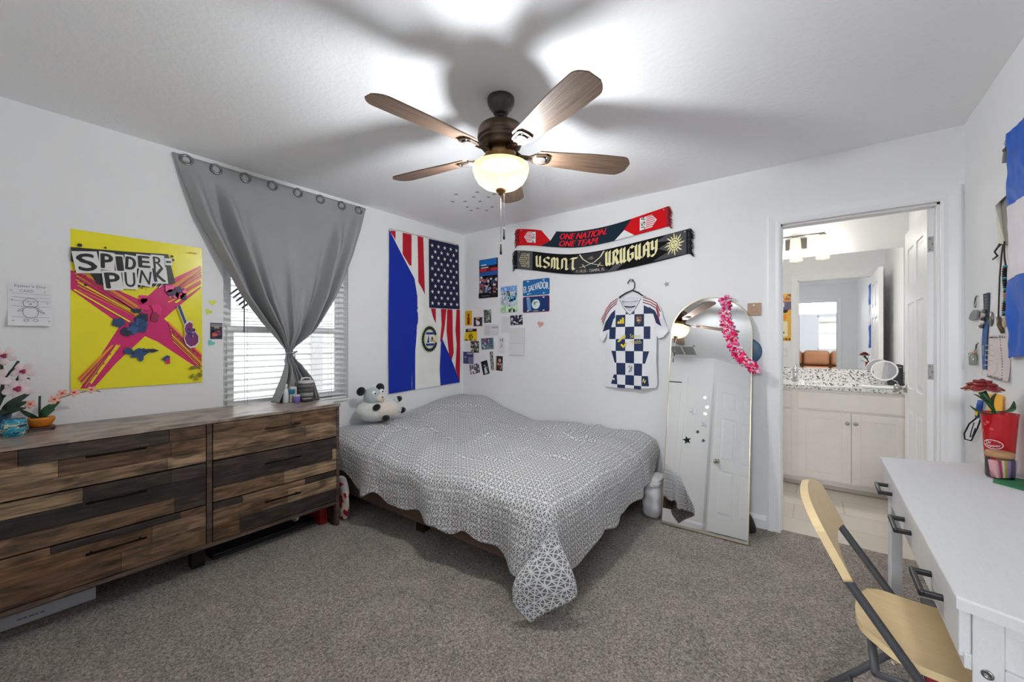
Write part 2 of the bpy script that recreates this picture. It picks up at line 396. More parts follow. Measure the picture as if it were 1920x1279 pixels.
# living room shell
struct('floor_living', slab(((-.5, -9.1, -.06), (6, -4.27, 0)), col=hx('#d5d5d4')), mat('living_floor', .4, var=.1, vscale=3))
struct('ceiling_living', slab(((-.5, -9.1, H), (6, -4.27, H+.1))), PAINT)
struct('wall_living_back', slab(((-.5, -9.1, 0), (3.12, -9, H)), ((3.76, -9.1, 0), (6, -9, H)), ((3.12, -9.1, 0), (3.76, -9, 1.0)), ((3.12, -9.1, 2.04), (3.76, -9, H))), PAINT)
struct('wall_living_left', slab(((-.6, -9.1, 0), (-.5, -4.27, H)), ((-.6, -4.27, 0), (2.71, -4.17, H))), PAINT)
struct('wall_living_right', slab(((6, -9.1, 0), (6.1, -4.17, H)), ((W+.1, -4.27, 0), (6, -4.17, H))), PAINT)

# ---- baseboards
def baseboard(name, x0, y0, x1, y1, nx, ny):
    mb = MB(); d = .014
    prof = [(0, 0), (d, 0), (d, .06), (d*.6, .078), (d*.35, .088), (0, .09)]
    vs = []
    for (x, y) in ((x0, y0), (x1, y1)): vs += [(x+nx*a, y+ny*a, z) for a, z in prof]
    n = len(prof); fs = [(i, (i+1) % n, n+(i+1) % n, n+i) for i in range(n)]+[tuple(range(n))[::-1], tuple(range(n, 2*n))]
    mb.add(vs, fs, TRIMC); struct(name, mb, TRIM)
baseboard('baseboard_back', 0, 0, 2.838, 0, 0, -1)
baseboard('baseboard_left', 0, -3.53, 0, 0, 1, 0)
baseboard('baseboard_right', W, -4.15, W, -.002, -1, 0)
baseboard('baseboard_front', 1.73, -3.53, 2.056, -3.53, 0, 1)
baseboard('baseboard_diagonal', 2.056, -3.53, 2.72, -4.15, .68, .73)

# ---- casings (profiled door trim)
def casing(name, x0, x1, ztop, y, sgn, jamb_to):
    """trim around an opening in a wall of constant y; sgn is the room side"""
    mb = MB(); wd_ = .076
    prof = [(0, 0), (0, .011), (.012, .016), (.03, .013), (.05, .017), (.066, .02), (wd_, .018), (wd_, 0)]
    rows = []
    for (px, pz, dx, dz) in ((x0, 0, -1, 0), (x0, ztop, -1, 1), (x1, ztop, 1, 1), (x1, 0, 1, 0)):
        rows.append([(px+dx*(a-.005 if dz == 0 else a-.005), y+sgn*b, pz+dz*(a-.005)) for a, b in prof])
    n = len(prof); vs = sum(rows, [])
    fs = [(r*n+i, r*n+(i+1) % n, (r+1)*n+(i+1) % n, (r+1)*n+i) for r in range(3) for i in range(n)]
    fs += [tuple(range(n))[::-1], tuple(range(3*n, 4*n))]
    mb.add(vs, fs, TRIMC)
    ya, yb = sorted((y, jamb_to))
    mb.box((x0-.018, ya, 0), (x0, yb, ztop+.018), TRIMC); mb.box((x1, ya, 0), (x1+.018, yb, ztop+.018), TRIMC); mb.box((x0, ya, ztop), (x1, yb, ztop+.018), TRIMC)
    m = (ya+yb)/2
    mb.box((x0, m-.02, 0), (x0+.012, m+.015, ztop), TRIMC); mb.box((x1-.012, m-.02, 0), (x1, m+.015, ztop), TRIMC); mb.box((x0, m-.02, ztop-.012), (x1, m+.015, ztop), TRIMC)
    return struct(name, mb, TRIM)
casing('trim_1', DX0, DX1-.012, DZ, 0, -1, .11)
casing('trim_2', DX0, DX1-.012, DZ, .11, 1, .108)
casing('trim_3', EX0, EX1, EZ, -4.15, 1, -4.27)

# ---- six-panel door leaf in local coordinates (hinge edge at u=0)
def door_leaf(name, wdt, hgt, th, Mx, hand=True):
    mb = MB(); g = lambda u, v, w: Mx @ Vector((u, w, v))
    st, rl = .105, .11
    cols_ = [(st, wdt/2-.045), (wdt/2+.045, wdt-st)]
    rows_ = [(.22, .80), (.93, 1.52), (1.64, 1.90)]
    mb.prism([(0, 0), (wdt, 0), (wdt, hgt), (0, hgt)], g, TRIMC, .007, th-.007)
    us = [0, cols_[0][0], cols_[0][1], cols_[1][0], cols_[1][1], wdt]; vs_ = [0, .22, .80, .93, 1.52, 1.64, 1.90, hgt]
    for i in range(5):
        for j in range(7):
            if i in (1, 3) and j in (1, 3, 5): continue
            for w0, w1 in ((0, .007), (th-.007, th)): mb.prism([(us[i], vs_[j]), (us[i+1], vs_[j]), (us[i+1], vs_[j+1]), (us[i], vs_[j+1])], g, TRIMC, w0, w1)
    for a, b in cols_:
        for c, d in rows_:
            for w0, w1 in ((.0068, .001), (th-.0068, th-.001)):
                q = .018; q2 = .045
                o_ = [(a+q, c+q), (b-q, c+q), (b-q, d-q), (a+q, d-q)]; i_ = [(a+q2, c+q2), (b-q2, c+q2), (b-q2, d-q2), (a+q2, d-q2)]
                vv = [g(u, v, w0) for u, v in o_]+[g(u, v, w1) for u, v in i_]
                mb.add(vv, [(k, (k+1) % 4, 4+(k+1) % 4, 4+k) for k in range(4)]+[(4, 5, 6, 7)], TRIMC)
    return struct(name, mb, TRIM)
def knob(parent, Mx, u, v, th):
    mb = MB()
    for sg, w in ((-1, 0), (1, th)):
        R = Mx @ Matrix.Translation((u, w, v)) @ Matrix.Rotation(-sg*PI/2, 4, 'X')
        mb.lathe([(.032, 0), (.032, .006), (.012, .01), (.012, .03), (.026, .04), (.029, .055), (.02, .066), (.001, .068)], hx('#b9b6b0'), 18, M=R)
    mb.build('door_knob', METAL, parent)
def hinge(parent, Mx, v, th, name='hinge'):
    mb = MB(); g = lambda u, vv, w: Mx @ Vector((u, w, vv))
    mb.prism([(-.0025, v-.044), (-.0005, v-.044), (-.0005, v+.044), (-.0025, v+.044)], g, hx('#a9a8a6'), .003, th+.004)
    mb.tube([g(-.006, v-.046, th+.008), g(-.006, v+.046, th+.008)], .006, hx('#a5a4a2'), 10)
    a = [g(-.0032, v+k, .012+.01*(i % 2)) for i, k in enumerate((-.03, 0, .03))]
    for p in a: mb.ell(p, .0035, hx('#6a6a6a'), seg=8, rings=5)
    mb.build(name, METAL, parent)
# bath door: hinged on the right jamb, open 90 degrees into the bathroom
Mx = Matrix.Translation((3.622, .118, .012)) @ Matrix(((0, 1, 0, 0), (1, 0, 0, 0), (0, 0, 1, 0), (0, 0, 0, 1)))
d1 = door_leaf('door_1', .735, 2.03, .036, Mx)
knob(d1, Mx, .675, .92, .036)
for v in (.22, 1.08, 1.82): hinge(d1, Mx, v, .036)
# entry door: standing open in front of the diagonal wall
ang = math.atan2(-3.935+3.42, 2.70-2.125)
Mx2 = Matrix.Translation((2.70, -3.935, .012)) @ Matrix.Rotation(ang+PI, 4, 'Z')
d2 = door_leaf('door_2', .77, 2.03, .036, Mx2)
knob(d2, Mx2, .71, .90, .036)
# closet door in the front wall
mb = MB(); mb.box((.95, -3.545, .0), (1.63, -3.522, 2.02), TRIMC, .002); mb.box((.95, -3.53, 2.022), (1.63, -3.526, 2.034), hx('#3a3a3c'))  # the dark strip paints the shade of the gap above the door
d3 = struct('door_3', mb, TRIM)
mb = MB()
for a, b in (((.87, -3.53, 0), (.95, -3.512, 2.11)), ((1.63, -3.53, 0), (1.71, -3.512, 2.11)), ((.87, -3.53, 2.034), (1.71, -3.511, 2.112))): mb.box(a, b, TRIMC, .004)
struct('trim_4', mb, TRIM)

# ---- window
win = MB()
fx0, fx1 = -.115, -.075
def frame_rect(mb, x0, x1, y0, y1, z0, z1, t, col):
    mb.box((x0, y0, z0), (x1, y0+t, z1), col, .003); mb.box((x0, y1-t, z0), (x1, y1, z1), col, .003)
    mb.box((x0, y0+t, z0), (x1, y1-t, z0+t), col, .003); mb.box((x0, y0+t, z1-t), (x1, y1-t, z1), col, .003)
frame_rect(win, fx0, fx1, WY0, WY1, WZ0, WZ1, .04, TRIMC)
w1 = struct('window_1', win, PLAST)
mb = MB(); frame_rect(mb, -.108, -.082, WY0+.04, WY1-.04, 1.33, WZ1-.04, .03, TRIMC); mb.build('upper_sash', PLAST, w1)
mb = MB(); frame_rect(mb, -.10, -.06, WY0+.04, WY1-.04, WZ0+.04, 1.375, .04, TRIMC); mb.build('lower_sash', PLAST, w1)
mb = MB(); mb.box((-.097, WY0+.07, 1.36), (-.094, WY1-.07, WZ1-.06), (1, 1, 1, 1)); mb.build('pane', GLASS, w1)
mb = MB(); mb.box((-.082, WY0+.07, WZ0+.07), (-.079, WY1-.07, 1.345), (1, 1, 1, 1)); mb.build('pane', GLASS, w1)
mb = MB(); mb.box((-.075, WY0+.001, WZ0), (.018, WY1-.001, WZ0+.018), (.86, .86, .86, 1), .006); struct('trim_5', mb, TRIM)
# living room window
mb = MB()
y0 = -9.08
for a, b in (((3.12, y0, 1.0), (3.16, -9.0, 2.04)), ((3.72, y0, 1.0), (3.76, -9.0, 2.04)), ((3.12, y0, 1.0), (3.76, -9.0, 1.04)), ((3.12, y0, 2.0), (3.76, -9.0, 2.04)), ((3.12, y0, 1.48), (3.76, -9.02, 1.51))): mb.box(a, b, TRIMC, .004)
w2 = struct('window_2', mb, PLAST)
mb = MB(); mb.box((3.15, -9.06, 1.03), (3.73, -9.056, 2.01), (1, 1, 1, 1)); mb.build('pane', GLASS, w2)

# ---- outside
struct('ground', slab(((-30, -40, -.4), (30, 30, -.3)), col=hx('#8d9078')), mat('outside_ground', .95, var=.3, vscale=2))
mb = MB(); SID = hx('#b5b1a8')
for k in range(22): mb.prism([(-3.6, -.3+k*.17), (-3.575, -.3+k*.17), (-3.6, -.3+k*.17+.17)], lambda u, v, w: (u, w, v), SID, -8, 8)
mb.box((-7, -8, -.3), (-3.6, 8, 3.4), SID)
mb.box((-3.6, .10, -.3), (-3.52, .27, 3.4), hx('#83807a'))
ho = mb.build('neighbour_house', mat('siding', .8, var=.04)); tag(ho, 'pale sided house wall outside the window behind the blinds', 'house')
mb = MB(); mb.box((-1.5, -34, -.3), (12, -27, 2.5), hx('#c9c2b4'))
mb.prism([(-2.2, 2.5), (12.7, 2.5), (9, 4.6), (2, 4.6)], lambda u, v, w: (u, w, v), hx('#8d867d'), -34.5, -26.5)
tag(mb.build('distant_house', mat('siding', .8)), 'far house with grey roof seen through the living room window in the bathroom mirror', 'house')
# ================================================================ dresser
DF, DB, DY0, DY1, DTOP = .487, .012, -3.235, -1.712, .842
dr = thing('dresser', 'long low six-drawer dresser faced with patchwork reclaimed brown planks, under the window', 'dresser', (.25, -2.47, 0))
FR = P('#4f4036'); TOPC = hx('#93857a', 1.2)
mb = MB()
mb.box((DB, DY0, .15), (DF-.004, DY0+.022, DTOP-.02), FR, .002); mb.box((DB, DY1-.022, 0.0), (DF-.004, DY1, DTOP-.02), FR, .002)
mb.box((DB, DY0+.022, .15), (DF-.004, DY1-.022, .172), FR, .002); mb.box((DB, -2.47, .172), (DF-.002, -2.446, DTOP-.02), FR, .002)
mb.box((DB, DY0+.02, .172), (DB+.012, DY1-.02, DTOP-.02), FR)
mb.build('carcass', WOOD, dr)
mb = MB(); mb.box((DB-.006, DY0-.006, DTOP-.02), (DF+.006, DY1+.004, DTOP), TOPC, .003); mb.build('top', TOPWOOD, dr)
mb = MB(); mb.box((DF-.06, DY0+.02, 0), (DF-.02, DY0+.06, .15), hx('#1d1512'), .003); mb.build('leg', WOOD, dr)
mb = MB(); mb.box((DF-.075, DY1-.03, 0), (DF-.03, DY1-.002, .15), hx('#2a1712'), .003); mb.build('leg', WOOD, dr)
mb = MB(); mb.box((DF-.2, -2.50, 0), (DF-.14, -2.44, .15), hx('#1d1512'), .003); mb.build('leg', WOOD, dr)
T1, T2, T3, M1, M2, D1, D2, D3 = [P(c) for c in ('#7d6850', '#6e5843', '#604a36', '#523c2c', '#5b432d', '#2e2520', '#231d1a', '#372d27')]
planks = {  # column, drawer -> rows from the top: (height share, [(share of width, colour)...])
 (0, 0): [(.34, [(.13, M1), (.66, D3), (.21, M1)]), (.36, [(.28, T1), (.52, M1), (.2, M2)]), (.30, [(.78, T2), (.22, T1)])],
 (0, 1): [(.30, [(.38, T1), (.42, D1), (.2, D3)]), (.36, [(1., D2)]), (.34, [(.82, T3), (.18, D3)])],
 (0, 2): [(.16, [(.25, T3), (.6, D1), (.15, M1)]), (.38, [(.7, M2), (.3, T2)]), (.46, [(.55, M1), (.45, T3)])],
 (1, 0): [(.46, [(.58, T3), (.42, M2)]), (.34, [(.7, T2), (.3, T1)]), (.20, [(1., T2)])],
 (1, 1): [(.34, [(.56, D3), (.44, D1)]), (.32, [(.96, D1), (.04, T1)]), (.34, [(.52, T3), (.48, T1)])],
 (1, 2): [(.18, [(.2, D1), (.5, T2), (.3, D1)]), (.40, [(.55, T3), (.45, T1)]), (.42, [(.18, M2), (.82, D1)])]}
zr = [(.618, .82), (.39, .612), (.176, .384)]
for cidx, (ya, yb) in enumerate(((DY0+.024, -2.474), (-2.442, DY1-.024))):
    for ridx, (za, zb) in enumerate(zr):
        mb = MB(); z = zb; rr = random.Random(cidx*7+ridx)
        for hs, row in planks[(cidx, ridx)]:
            z2 = z-hs*(zb-za); y = ya
            for ws, col in row:
                y2 = y+ws*(yb-ya); k = rr.uniform(.9, 1.1)
                mb.box((DF-.02, y+.0004, z2+.0005), (DF+rr.uniform(-.0006, .0012), y2-.0004, z-.0005), (col[0]*k, col[1]*k, col[2]*k, 1), .0012, seg=1); y = y2
            z = z2
        dw = mb.build('drawer', WOOD, dr)
        mb = MB(); cy = (ya+yb)/2+(.02 if cidx == 0 else 0); hz = zb-.068; hl = .103
        mb.tube([(DF-.005, cy-hl+.02, hz), (DF+.024, cy-hl+.02, hz)], .004, hx('#1a1614'), 8); mb.tube([(DF-.005, cy+hl-.02, hz), (DF+.024, cy+hl-.02, hz)], .004, hx('#1a1614'), 8)
        mb.tube([(DF+.025, cy-hl, hz), (DF+.025, cy+hl, hz)], .0052, hx('#1f1a17') if cidx == 0 or ridx else hx('#4a3526'), 10)
        mb.build('handle', BRONZE, dw)

# ---- things under and beside the dresser
mb = MB(); mb.box((.03, -3.3, 0.004), (.285, -2.865, .062), hx('#c9c9cf'), .003)
a = Art(); [a.rect(-.04+.017*i, -.003, -.04+.017*i+(.014, .011, .015, .009, .010)[i], .003, hx('#7a7a7e')) for i in range(5)]; a.emit(mb, frame_map((.285, -3.07, .033), (0, 1, 0), (0, 0, 1), (1, 0, 0)), .0004)
tag(mb.build('flat_box', PAPER), 'long flat white printed carton pushed under the left end of the dresser', 'box')
mb = MB(); mb.box((.06, -2.40, .002), (.33, -1.80, .034), hx('#1d1d1f'), .006); mb.box((.318, -2.40, .010), (.332, -1.80, .013), hx('#55555a'))
tag(mb.build('flat_case', PLAST), 'flat black case lying on the carpet under the right half of the dresser', 'case')
mb = MB(); mb.lathe([(.0, 0), (.018, .0), (.02, .01), (.02, .05), (.024, .055), (.024, .07), (.019, .072), (.016, .06), (.001, .058)], hx('#b9b9ba'), 20, M=Matrix.Translation((.20, -1.905, .06)) @ Matrix.Rotation(PI/2, 4, 'Y'))
tag(mb.build('metal_cup', METAL), 'small round silver lid lying on the black case under the dresser', 'lid')
mb = MB(); mb.box((.13, -1.80, .002), (.39, -1.745, .143), hx('#7e1512'), .004)
tag(mb.build('red_box', PLAST), 'dark red box standing behind the right leg of the dresser', 'box')
# patterned bolster in the gap between dresser and bed
mb = MB()
def bag(u, v):
    a = 2*PI*u; z = .012+.285*v; bl = 1-.35*abs(2*v-1)**3
    rx, ry = .062*bl, .026*bl
    return Vector((.415+rx*math.cos(a)+.01*math.sin(5*v), -1.645+ry*math.sin(a)+.004*math.sin(9*v+a*2), z))
rg = random.Random(3); CR = hx('#d8c9b8'); RD = hx('#8c1420'); RD2 = hx('#b23a3f')
cells = {}
def bagc(u, v):
    if v > .70: return hx('#b9b0b4') if abs(u-.8)+abs(v-.86)*1.5 > .09 else RD
    n = noise.noise(Vector((math.cos(2*PI*u)*1.6, math.sin(2*PI*u)*1.6, v*7+3)))
    return RD if n > .16 else (RD2 if n > .08 else CR)
mb.grid(48, 60, bag, bagc); mb.add([bag(i/48, 0) for i in range(48)], [tuple(range(48))[::-1]], CR); mb.add([bag(i/48, 1) for i in range(48)], [tuple(range(48))], hx('#b9b0b4'))
tag(mb.build('fabric_bolster', CLOTH), 'cream cloth bolster with red paisley print standing upright between dresser and bed', 'cushion')

# ---- dresser top: left group
Z0 = DTOP
def leafblade(mb, base, tip, wdt, col, bend=.05, up=(0, 0, 1)):
    b, t = Vector(base), Vector(tip); d = t-b; s = d.cross(Vector(up))
    if s.length < 1e-4: s = Vector((1, 0, 0))
    s.normalize(); n = s.cross(d).normalized()
    vs = []; N = 8
    for i in range(N+1):
        k = i/N; w = wdt*math.sin(PI*(k*.86+.12))**.8; c = b+d*k+n*(bend*math.sin(PI*k))
        vs += [c-s*w, c-n*w*.25, c+s*w]
    fs = []
    for i in range(N):
        for j in (0, 1): fs.append((i*3+j, i*3+j+1, i*3+j+4, i*3+j+3))
    mb.add(vs, fs, col, True); mb.add([v-n*.0015 for v in vs], [f[::-1] for f in fs], col, True)
def flower(mb, c, nrm, r, petal, heart, n=5, thick=.002):
    c = Vector(c); nrm = Vector(nrm).normalized(); u = nrm.cross(Vector((0, 0, 1)))
    if u.length < .1: u = Vector((1, 0, 0))
    u.normalize(); v = nrm.cross(u)
    for i in range(n):
        a = PI/2+2*PI*i/n; d = u*math.cos(a)+v*math.sin(a); s = nrm.cross(d)
        q = Matrix((d, s, nrm)).transposed()
        mb.ell(c+d*r*.58+nrm*r*.10, (r*.5, r*.36, thick), petal, q, 12, 6)
    for i in range(3):
        a = 2*PI*i/3; d = u*math.cos(a)+v*math.sin(a); mb.ell(c+d*r*.13+nrm*r*.2, r*.16, heart, None, 8, 6)
GRN = hx('#24382a'); GRN2 = hx('#2f5a30')
# big orchid in blue pot
po = thing('orchid', 'tall white orchid with magenta centres in a dark blue pot on the dresser', 'plant', (.10, -3.175, Z0))
mb = MB(); mb.lathe([(.042, 0), (.05, .01), (.056, .085), (.058, .10), (.05, .10), (.048, .085), (.001, .08)], hx('#2f4a76'), 24, (.10, -3.175, Z0)); mb.build('pot', PLAST, po)
st = [(.10, -3.175, Z0+.08), (.105, -3.15, Z0+.16), (.11, -3.145, Z0+.25), (.105, -3.15, Z0+.33)]
mb = MB(); mb.tube(st, [.008, .007, .006, .005], GRN, 8); mb.tube([st[1], (.115, -3.125, Z0+.20), (.12, -3.095, Z0+.27), (.12, -3.075, Z0+.30)], .005, GRN, 8)
mb.tube([(.11, -3.145, Z0+.25), (.115, -3.115, Z0+.30), (.12, -3.10, Z0+.335)], .005, GRN, 8); mb.tube([(.14, -3.085, Z0+.215), (.145, -3.07, Z0+.255)], .005, GRN, 6)
mb.build('stem', LEAF, po)
mb = MB()
for tip in ((.16, -3.06, Z0+.19), (.19, -3.08, Z0+.12), (.04, -3.07, Z0+.13), (.17, -3.24, Z0+.14), (.2, -3.13, Z0+.11), (.1, -3.07, Z0+.14)): leafblade(mb, (.10, -3.15, Z0+.085), tip, .017, GRN, .03, (.9, -.4, .25))
mb.build('leaves', LEAF, po)
for c, r in (((.14, -3.10, Z0+.205), .062), ((.13, -3.085, Z0+.285), .05), ((.135, -3.165, Z0+.255), .06), ((.12, -3.14, Z0+.36), .05), ((.13, -3.19, Z0+.32), .05)):
    mb = MB(); flower(mb, c, (.75, -.35, .1), r*.82, hx('#eddcdc'), hx('#a02a5c')); mb.build('blossom', LEAF, po)
# turquoise swirled glass
mb = MB(); rg = random.Random(5)
TQ = [hx('#2b8fb0'), hx('#58b7cf'), hx('#1f5f78'), hx('#b9c9b0'), hx('#154a5c')]
def gl(u, v):
    a = 2*PI*u; r = .030+.012*math.sin(PI*(v*.9+.05))+.002*math.sin(4*a+8*v)
    return Vector((.205+r*math.cos(a), -3.115+r*math.sin(a), Z0+.075*v))
mb.grid(40, 26, gl, lambda u, v: TQ[min(4, max(0, int((noise.noise(Vector((math.cos(2*PI*u)*1.4+v*2, math.sin(2*PI*u)*1.4, v*4)))+.55)*4.6)))])
mb.add([gl(i/40, 0) for i in range(40)], [tuple(range(40))[::-1]], TQ[2]); mb.add([gl(i/40, .96) for i in range(40)], [tuple(range(40))], TQ[4])
tag(mb.build('glass_vase', GLOSSP), 'squat turquoise swirled glass vase beside the orchid pot', 'vase')
# bonsai in orange bowl on wooden stand
mb = MB(); mb.box((.098, -3.085, Z0+.008), (.172, -2.985, Z0+.018), hx('#4a1f18'), .004)
for dx in (.102, .158):
    for dy in (-3.08, -3.0): mb.box((dx, dy, Z0), (dx+.01, dy+.01, Z0+.009), hx('#4a1f18'), .001)
tag(mb.build('plant_stand', BRONZE if False else PLAST), 'small dark red wooden stand under the orange bonsai bowl', 'stand')
bo = thing('bonsai', 'small blossom plant with pink flowers in an orange oval bowl on a wooden stand', 'plant', (.135, -3.035, Z0+.018))
mb = MB(); S_ = Matrix.Translation((.135, -3.035, Z0+.018)) @ Matrix.Diagonal((.75, 1.05, 1, 1))
mb.lathe([(.028, 0), (.036, .006), (.046, .028), (.048, .036), (.046, .045), (.041, .045), (.039, .036), (.001, .036)], hx('#d07a1e'), 28, M=S_); mb.build('bowl', GLOSSP, bo)
mb = MB(); mb.tube([(.135, -3.035, Z0+.05), (.137, -3.037, Z0+.1), (.136, -3.036, Z0+.165)], .0042, GRN, 8)
mb.tube([(.135, -3.035, Z0+.055), (.15, -3.0, Z0+.10), (.155, -2.975, Z0+.148), (.155, -2.93, Z0+.165), (.15, -2.87, Z0+.175)], .0022, hx('#5a3a22'), 6); mb.build('stem', LEAF, bo)
mb = MB()
for tip, w in (((.16, -2.97, Z0+.14), .013), ((.17, -2.99, Z0+.10), .012), ((.13, -3.10, Z0+.11), .010), ((.16, -3.08, Z0+.055), .008), ((.10, -3.0, Z0+.12), .012)): leafblade(mb, (.135, -3.035, Z0+.05), tip, w, GRN2 if w > .0115 else GRN, .015, (.9, -.4, .25))
mb.build('leaves', LEAF, bo)
for c, r in (((.165, -2.99, Z0+.145), .022), ((.15, -3.065, Z0+.13), .02), ((.16, -2.965, Z0+.172), .02), ((.16, -2.925, Z0+.172), .021), ((.155, -2.865, Z0+.18), .019)):
    mb = MB(); flower(mb, c, (.8, -.3, .3), r, hx('#ecaf98'), hx('#c4463e')); mb.build('blossom', LEAF, bo)
mb = MB(); leafblade(mb, (.15, -2.862, Z0+.175), (.15, -2.83, Z0+.165), .01, GRN2, .004); mb.build('bud_leaf', LEAF, bo)

# ---- dresser top: toiletries at the right end
def bottle(name, label, cat, pr, col, x, y, m=GLOSSP, capz=None, capcol=None, seg=22):
    t = thing(name, label, cat, (x, y, Z0)); mb = MB(); mb.lathe(pr, col, seg, (x, y, Z0)); mb.build('bottle', m, t)
    if capz: mb = MB(); mb.lathe(capz, capcol, seg, (x, y, Z0)); mb.build('cap', PLAST, t)
    return t
bottle('pump_bottle', 'white plastic bottle, leftmost of the toiletries beside the curtain tail', 'bottle', [(.016, 0), (.019, .004), (.019, .08), (.016, .092), (.009, .097), (.009, .104)], hx('#dfe1e6'), .172, -1.928, capz=[(.011, .103), (.011, .128), (.009, .13), (.001, .13)], capcol=hx('#eeeef0'))
t = thing('lotion_tube', 'teal-topped tube standing between the white bottle and the purple jar', 'tube', (.185, -1.897, Z0))
mb = MB(); mb.lathe([(.011, 0), (.013, .003), (.013, .06), (.012, .062)], hx('#b9c4b4'), 18, (.185, -1.897, Z0)); mb.build('tube_body', PLAST, t)
mb = MB(); mb.lathe([(.016, .06), (.021, .064), (.022, .085), (.019, .09), (.001, .092)], hx('#17708c'), 20, (.185, -1.897, Z0)); mb.build('lid', GLOSSP, t)
t = thing('candle_jar', 'small purple jar with a pale lid at the front of the toiletries', 'jar', (.222, -1.878, Z0))
mb = MB(); mb.lathe([(.018, 0), (.022, .003), (.022, .042), (.021, .046)], hx('#8570c4'), 22, (.222, -1.878, Z0)); mb.build('jar_body', GLOSSP, t)
mb = MB(); mb.lathe([(.0225, .042), (.0225, .052), (.02, .054), (.001, .054)], hx('#c9c5dc'), 22, (.222, -1.878, Z0)); mb.build('lid', PLAST, t)
mb = MB(); mb.box((.125, -1.893, Z0), (.158, -1.846, Z0+.105), hx('#ecebea'), .004); mb.box((.1582, -1.888, Z0+.05), (.1587, -1.852, Z0+.09), hx('#d5c9d2'))
tag(mb.build('small_carton', PAPER), 'small white carton standing behind the teal-topped tube', 'box')
t = thing('stacked_organizer', 'dark grey round organizer with stacked tiers and white handle beside the curtain tail', 'organizer', (.17, -1.79, Z0))
mb = MB()
for k in range(4): mb.lathe([(.046, .031*k), (.05, .031*k+.003), (.05, .031*k+.024), (.046, .031*k+.027), (.044, .031*k+.03)], hx(('#4a4a4c', '#8d8d86', '#55534f', '#6f6b66')[k]), 26, (.17, -1.79, Z0)); 
mb.build('tier', PLAST, t)
mb = MB(); mb.lathe([(.05, .124), (.053, .128), (.053, .14), (.04, .146), (.001, .147)], hx('#c9c9c6'), 26, (.17, -1.79, Z0)); mb.build('lid', PLAST, t)
mb = MB(); mb.tube([(.17, -1.825, Z0+.146), (.17, -1.82, Z0+.16), (.17, -1.79, Z0+.165), (.17, -1.76, Z0+.16), (.17, -1.755, Z0+.146)], .005, hx('#e9e9e7'), 8); mb.build('handle', PLAST, t)
t = thing('hair_brush', 'black and silver hair brush lying in front of the grey organizer', 'brush', (.205, -1.80, Z0))
mb = MB(); mb.box((.185, -1.85, Z0+.002), (.222, -1.775, Z0+.02), hx('#2a2a2c'), .009, M=Matrix.Translation((.035, 0, 0))); mb.build('head', PLAST, t)
mb = MB(); mb.box((.19, -1.843, Z0+.0195), (.217, -1.785, Z0+.026), hx('#a9a9ab'), .004, M=Matrix.Translation((.035, 0, 0))); mb.build('bristle_pad', PLAST, t)
mb = MB(); mb.tube([(.238, -1.777, Z0+.012), (.235, -1.75, Z0+.011), (.232, -1.725, Z0+.01)], [.008, .006, .007], hx('#39393b'), 10); mb.build('handle', PLAST, t)
# ================================================================ bed
BX, BY = 2.075, -1.548
bed = thing('bed', 'low queen platform bed with dark brown plank rails pushed into the room corner', 'bed', (1.03, -.77, 0))
BW = P('#4f3d31')
def rail(a, b, name='rail'):
    mb = MB(); mb.box(a, b, BW, .004); return mb.build(name, BEDWOOD, bed)
rail((.02, BY, .13), (BX, BY+.025, .30)); rail((BX-.025, BY+.025, .13), (BX, -.03, .30), 'foot_rail'); rail((.02, -.045, .13), (BX-.025, -.02, .30)); rail((.02, BY+.025, .13), (.045, -.045, .45), 'headboard')
mb = MB(); mb.box((.03, BY+.02, .24), (BX-.02, -.04, .262), BW); mb.build('platform', BEDWOOD, bed)
for x in (.12, 1.0, 1.9):
    for y in (BY+.14, -.8, -.16):
        mb = MB(); mb.box((x-.035, y-.035, 0), (x+.035, y+.035, .24), hx('#2c1c14'), .004); mb.build('leg', BEDWOOD, bed)
mb = MB(); mb.box((.05, BY+.03, .262), (BX-.03, -.05, .435), hx('#d9d9da'), .05, seg=4); mb.build('mattress', CLOTH, bed)

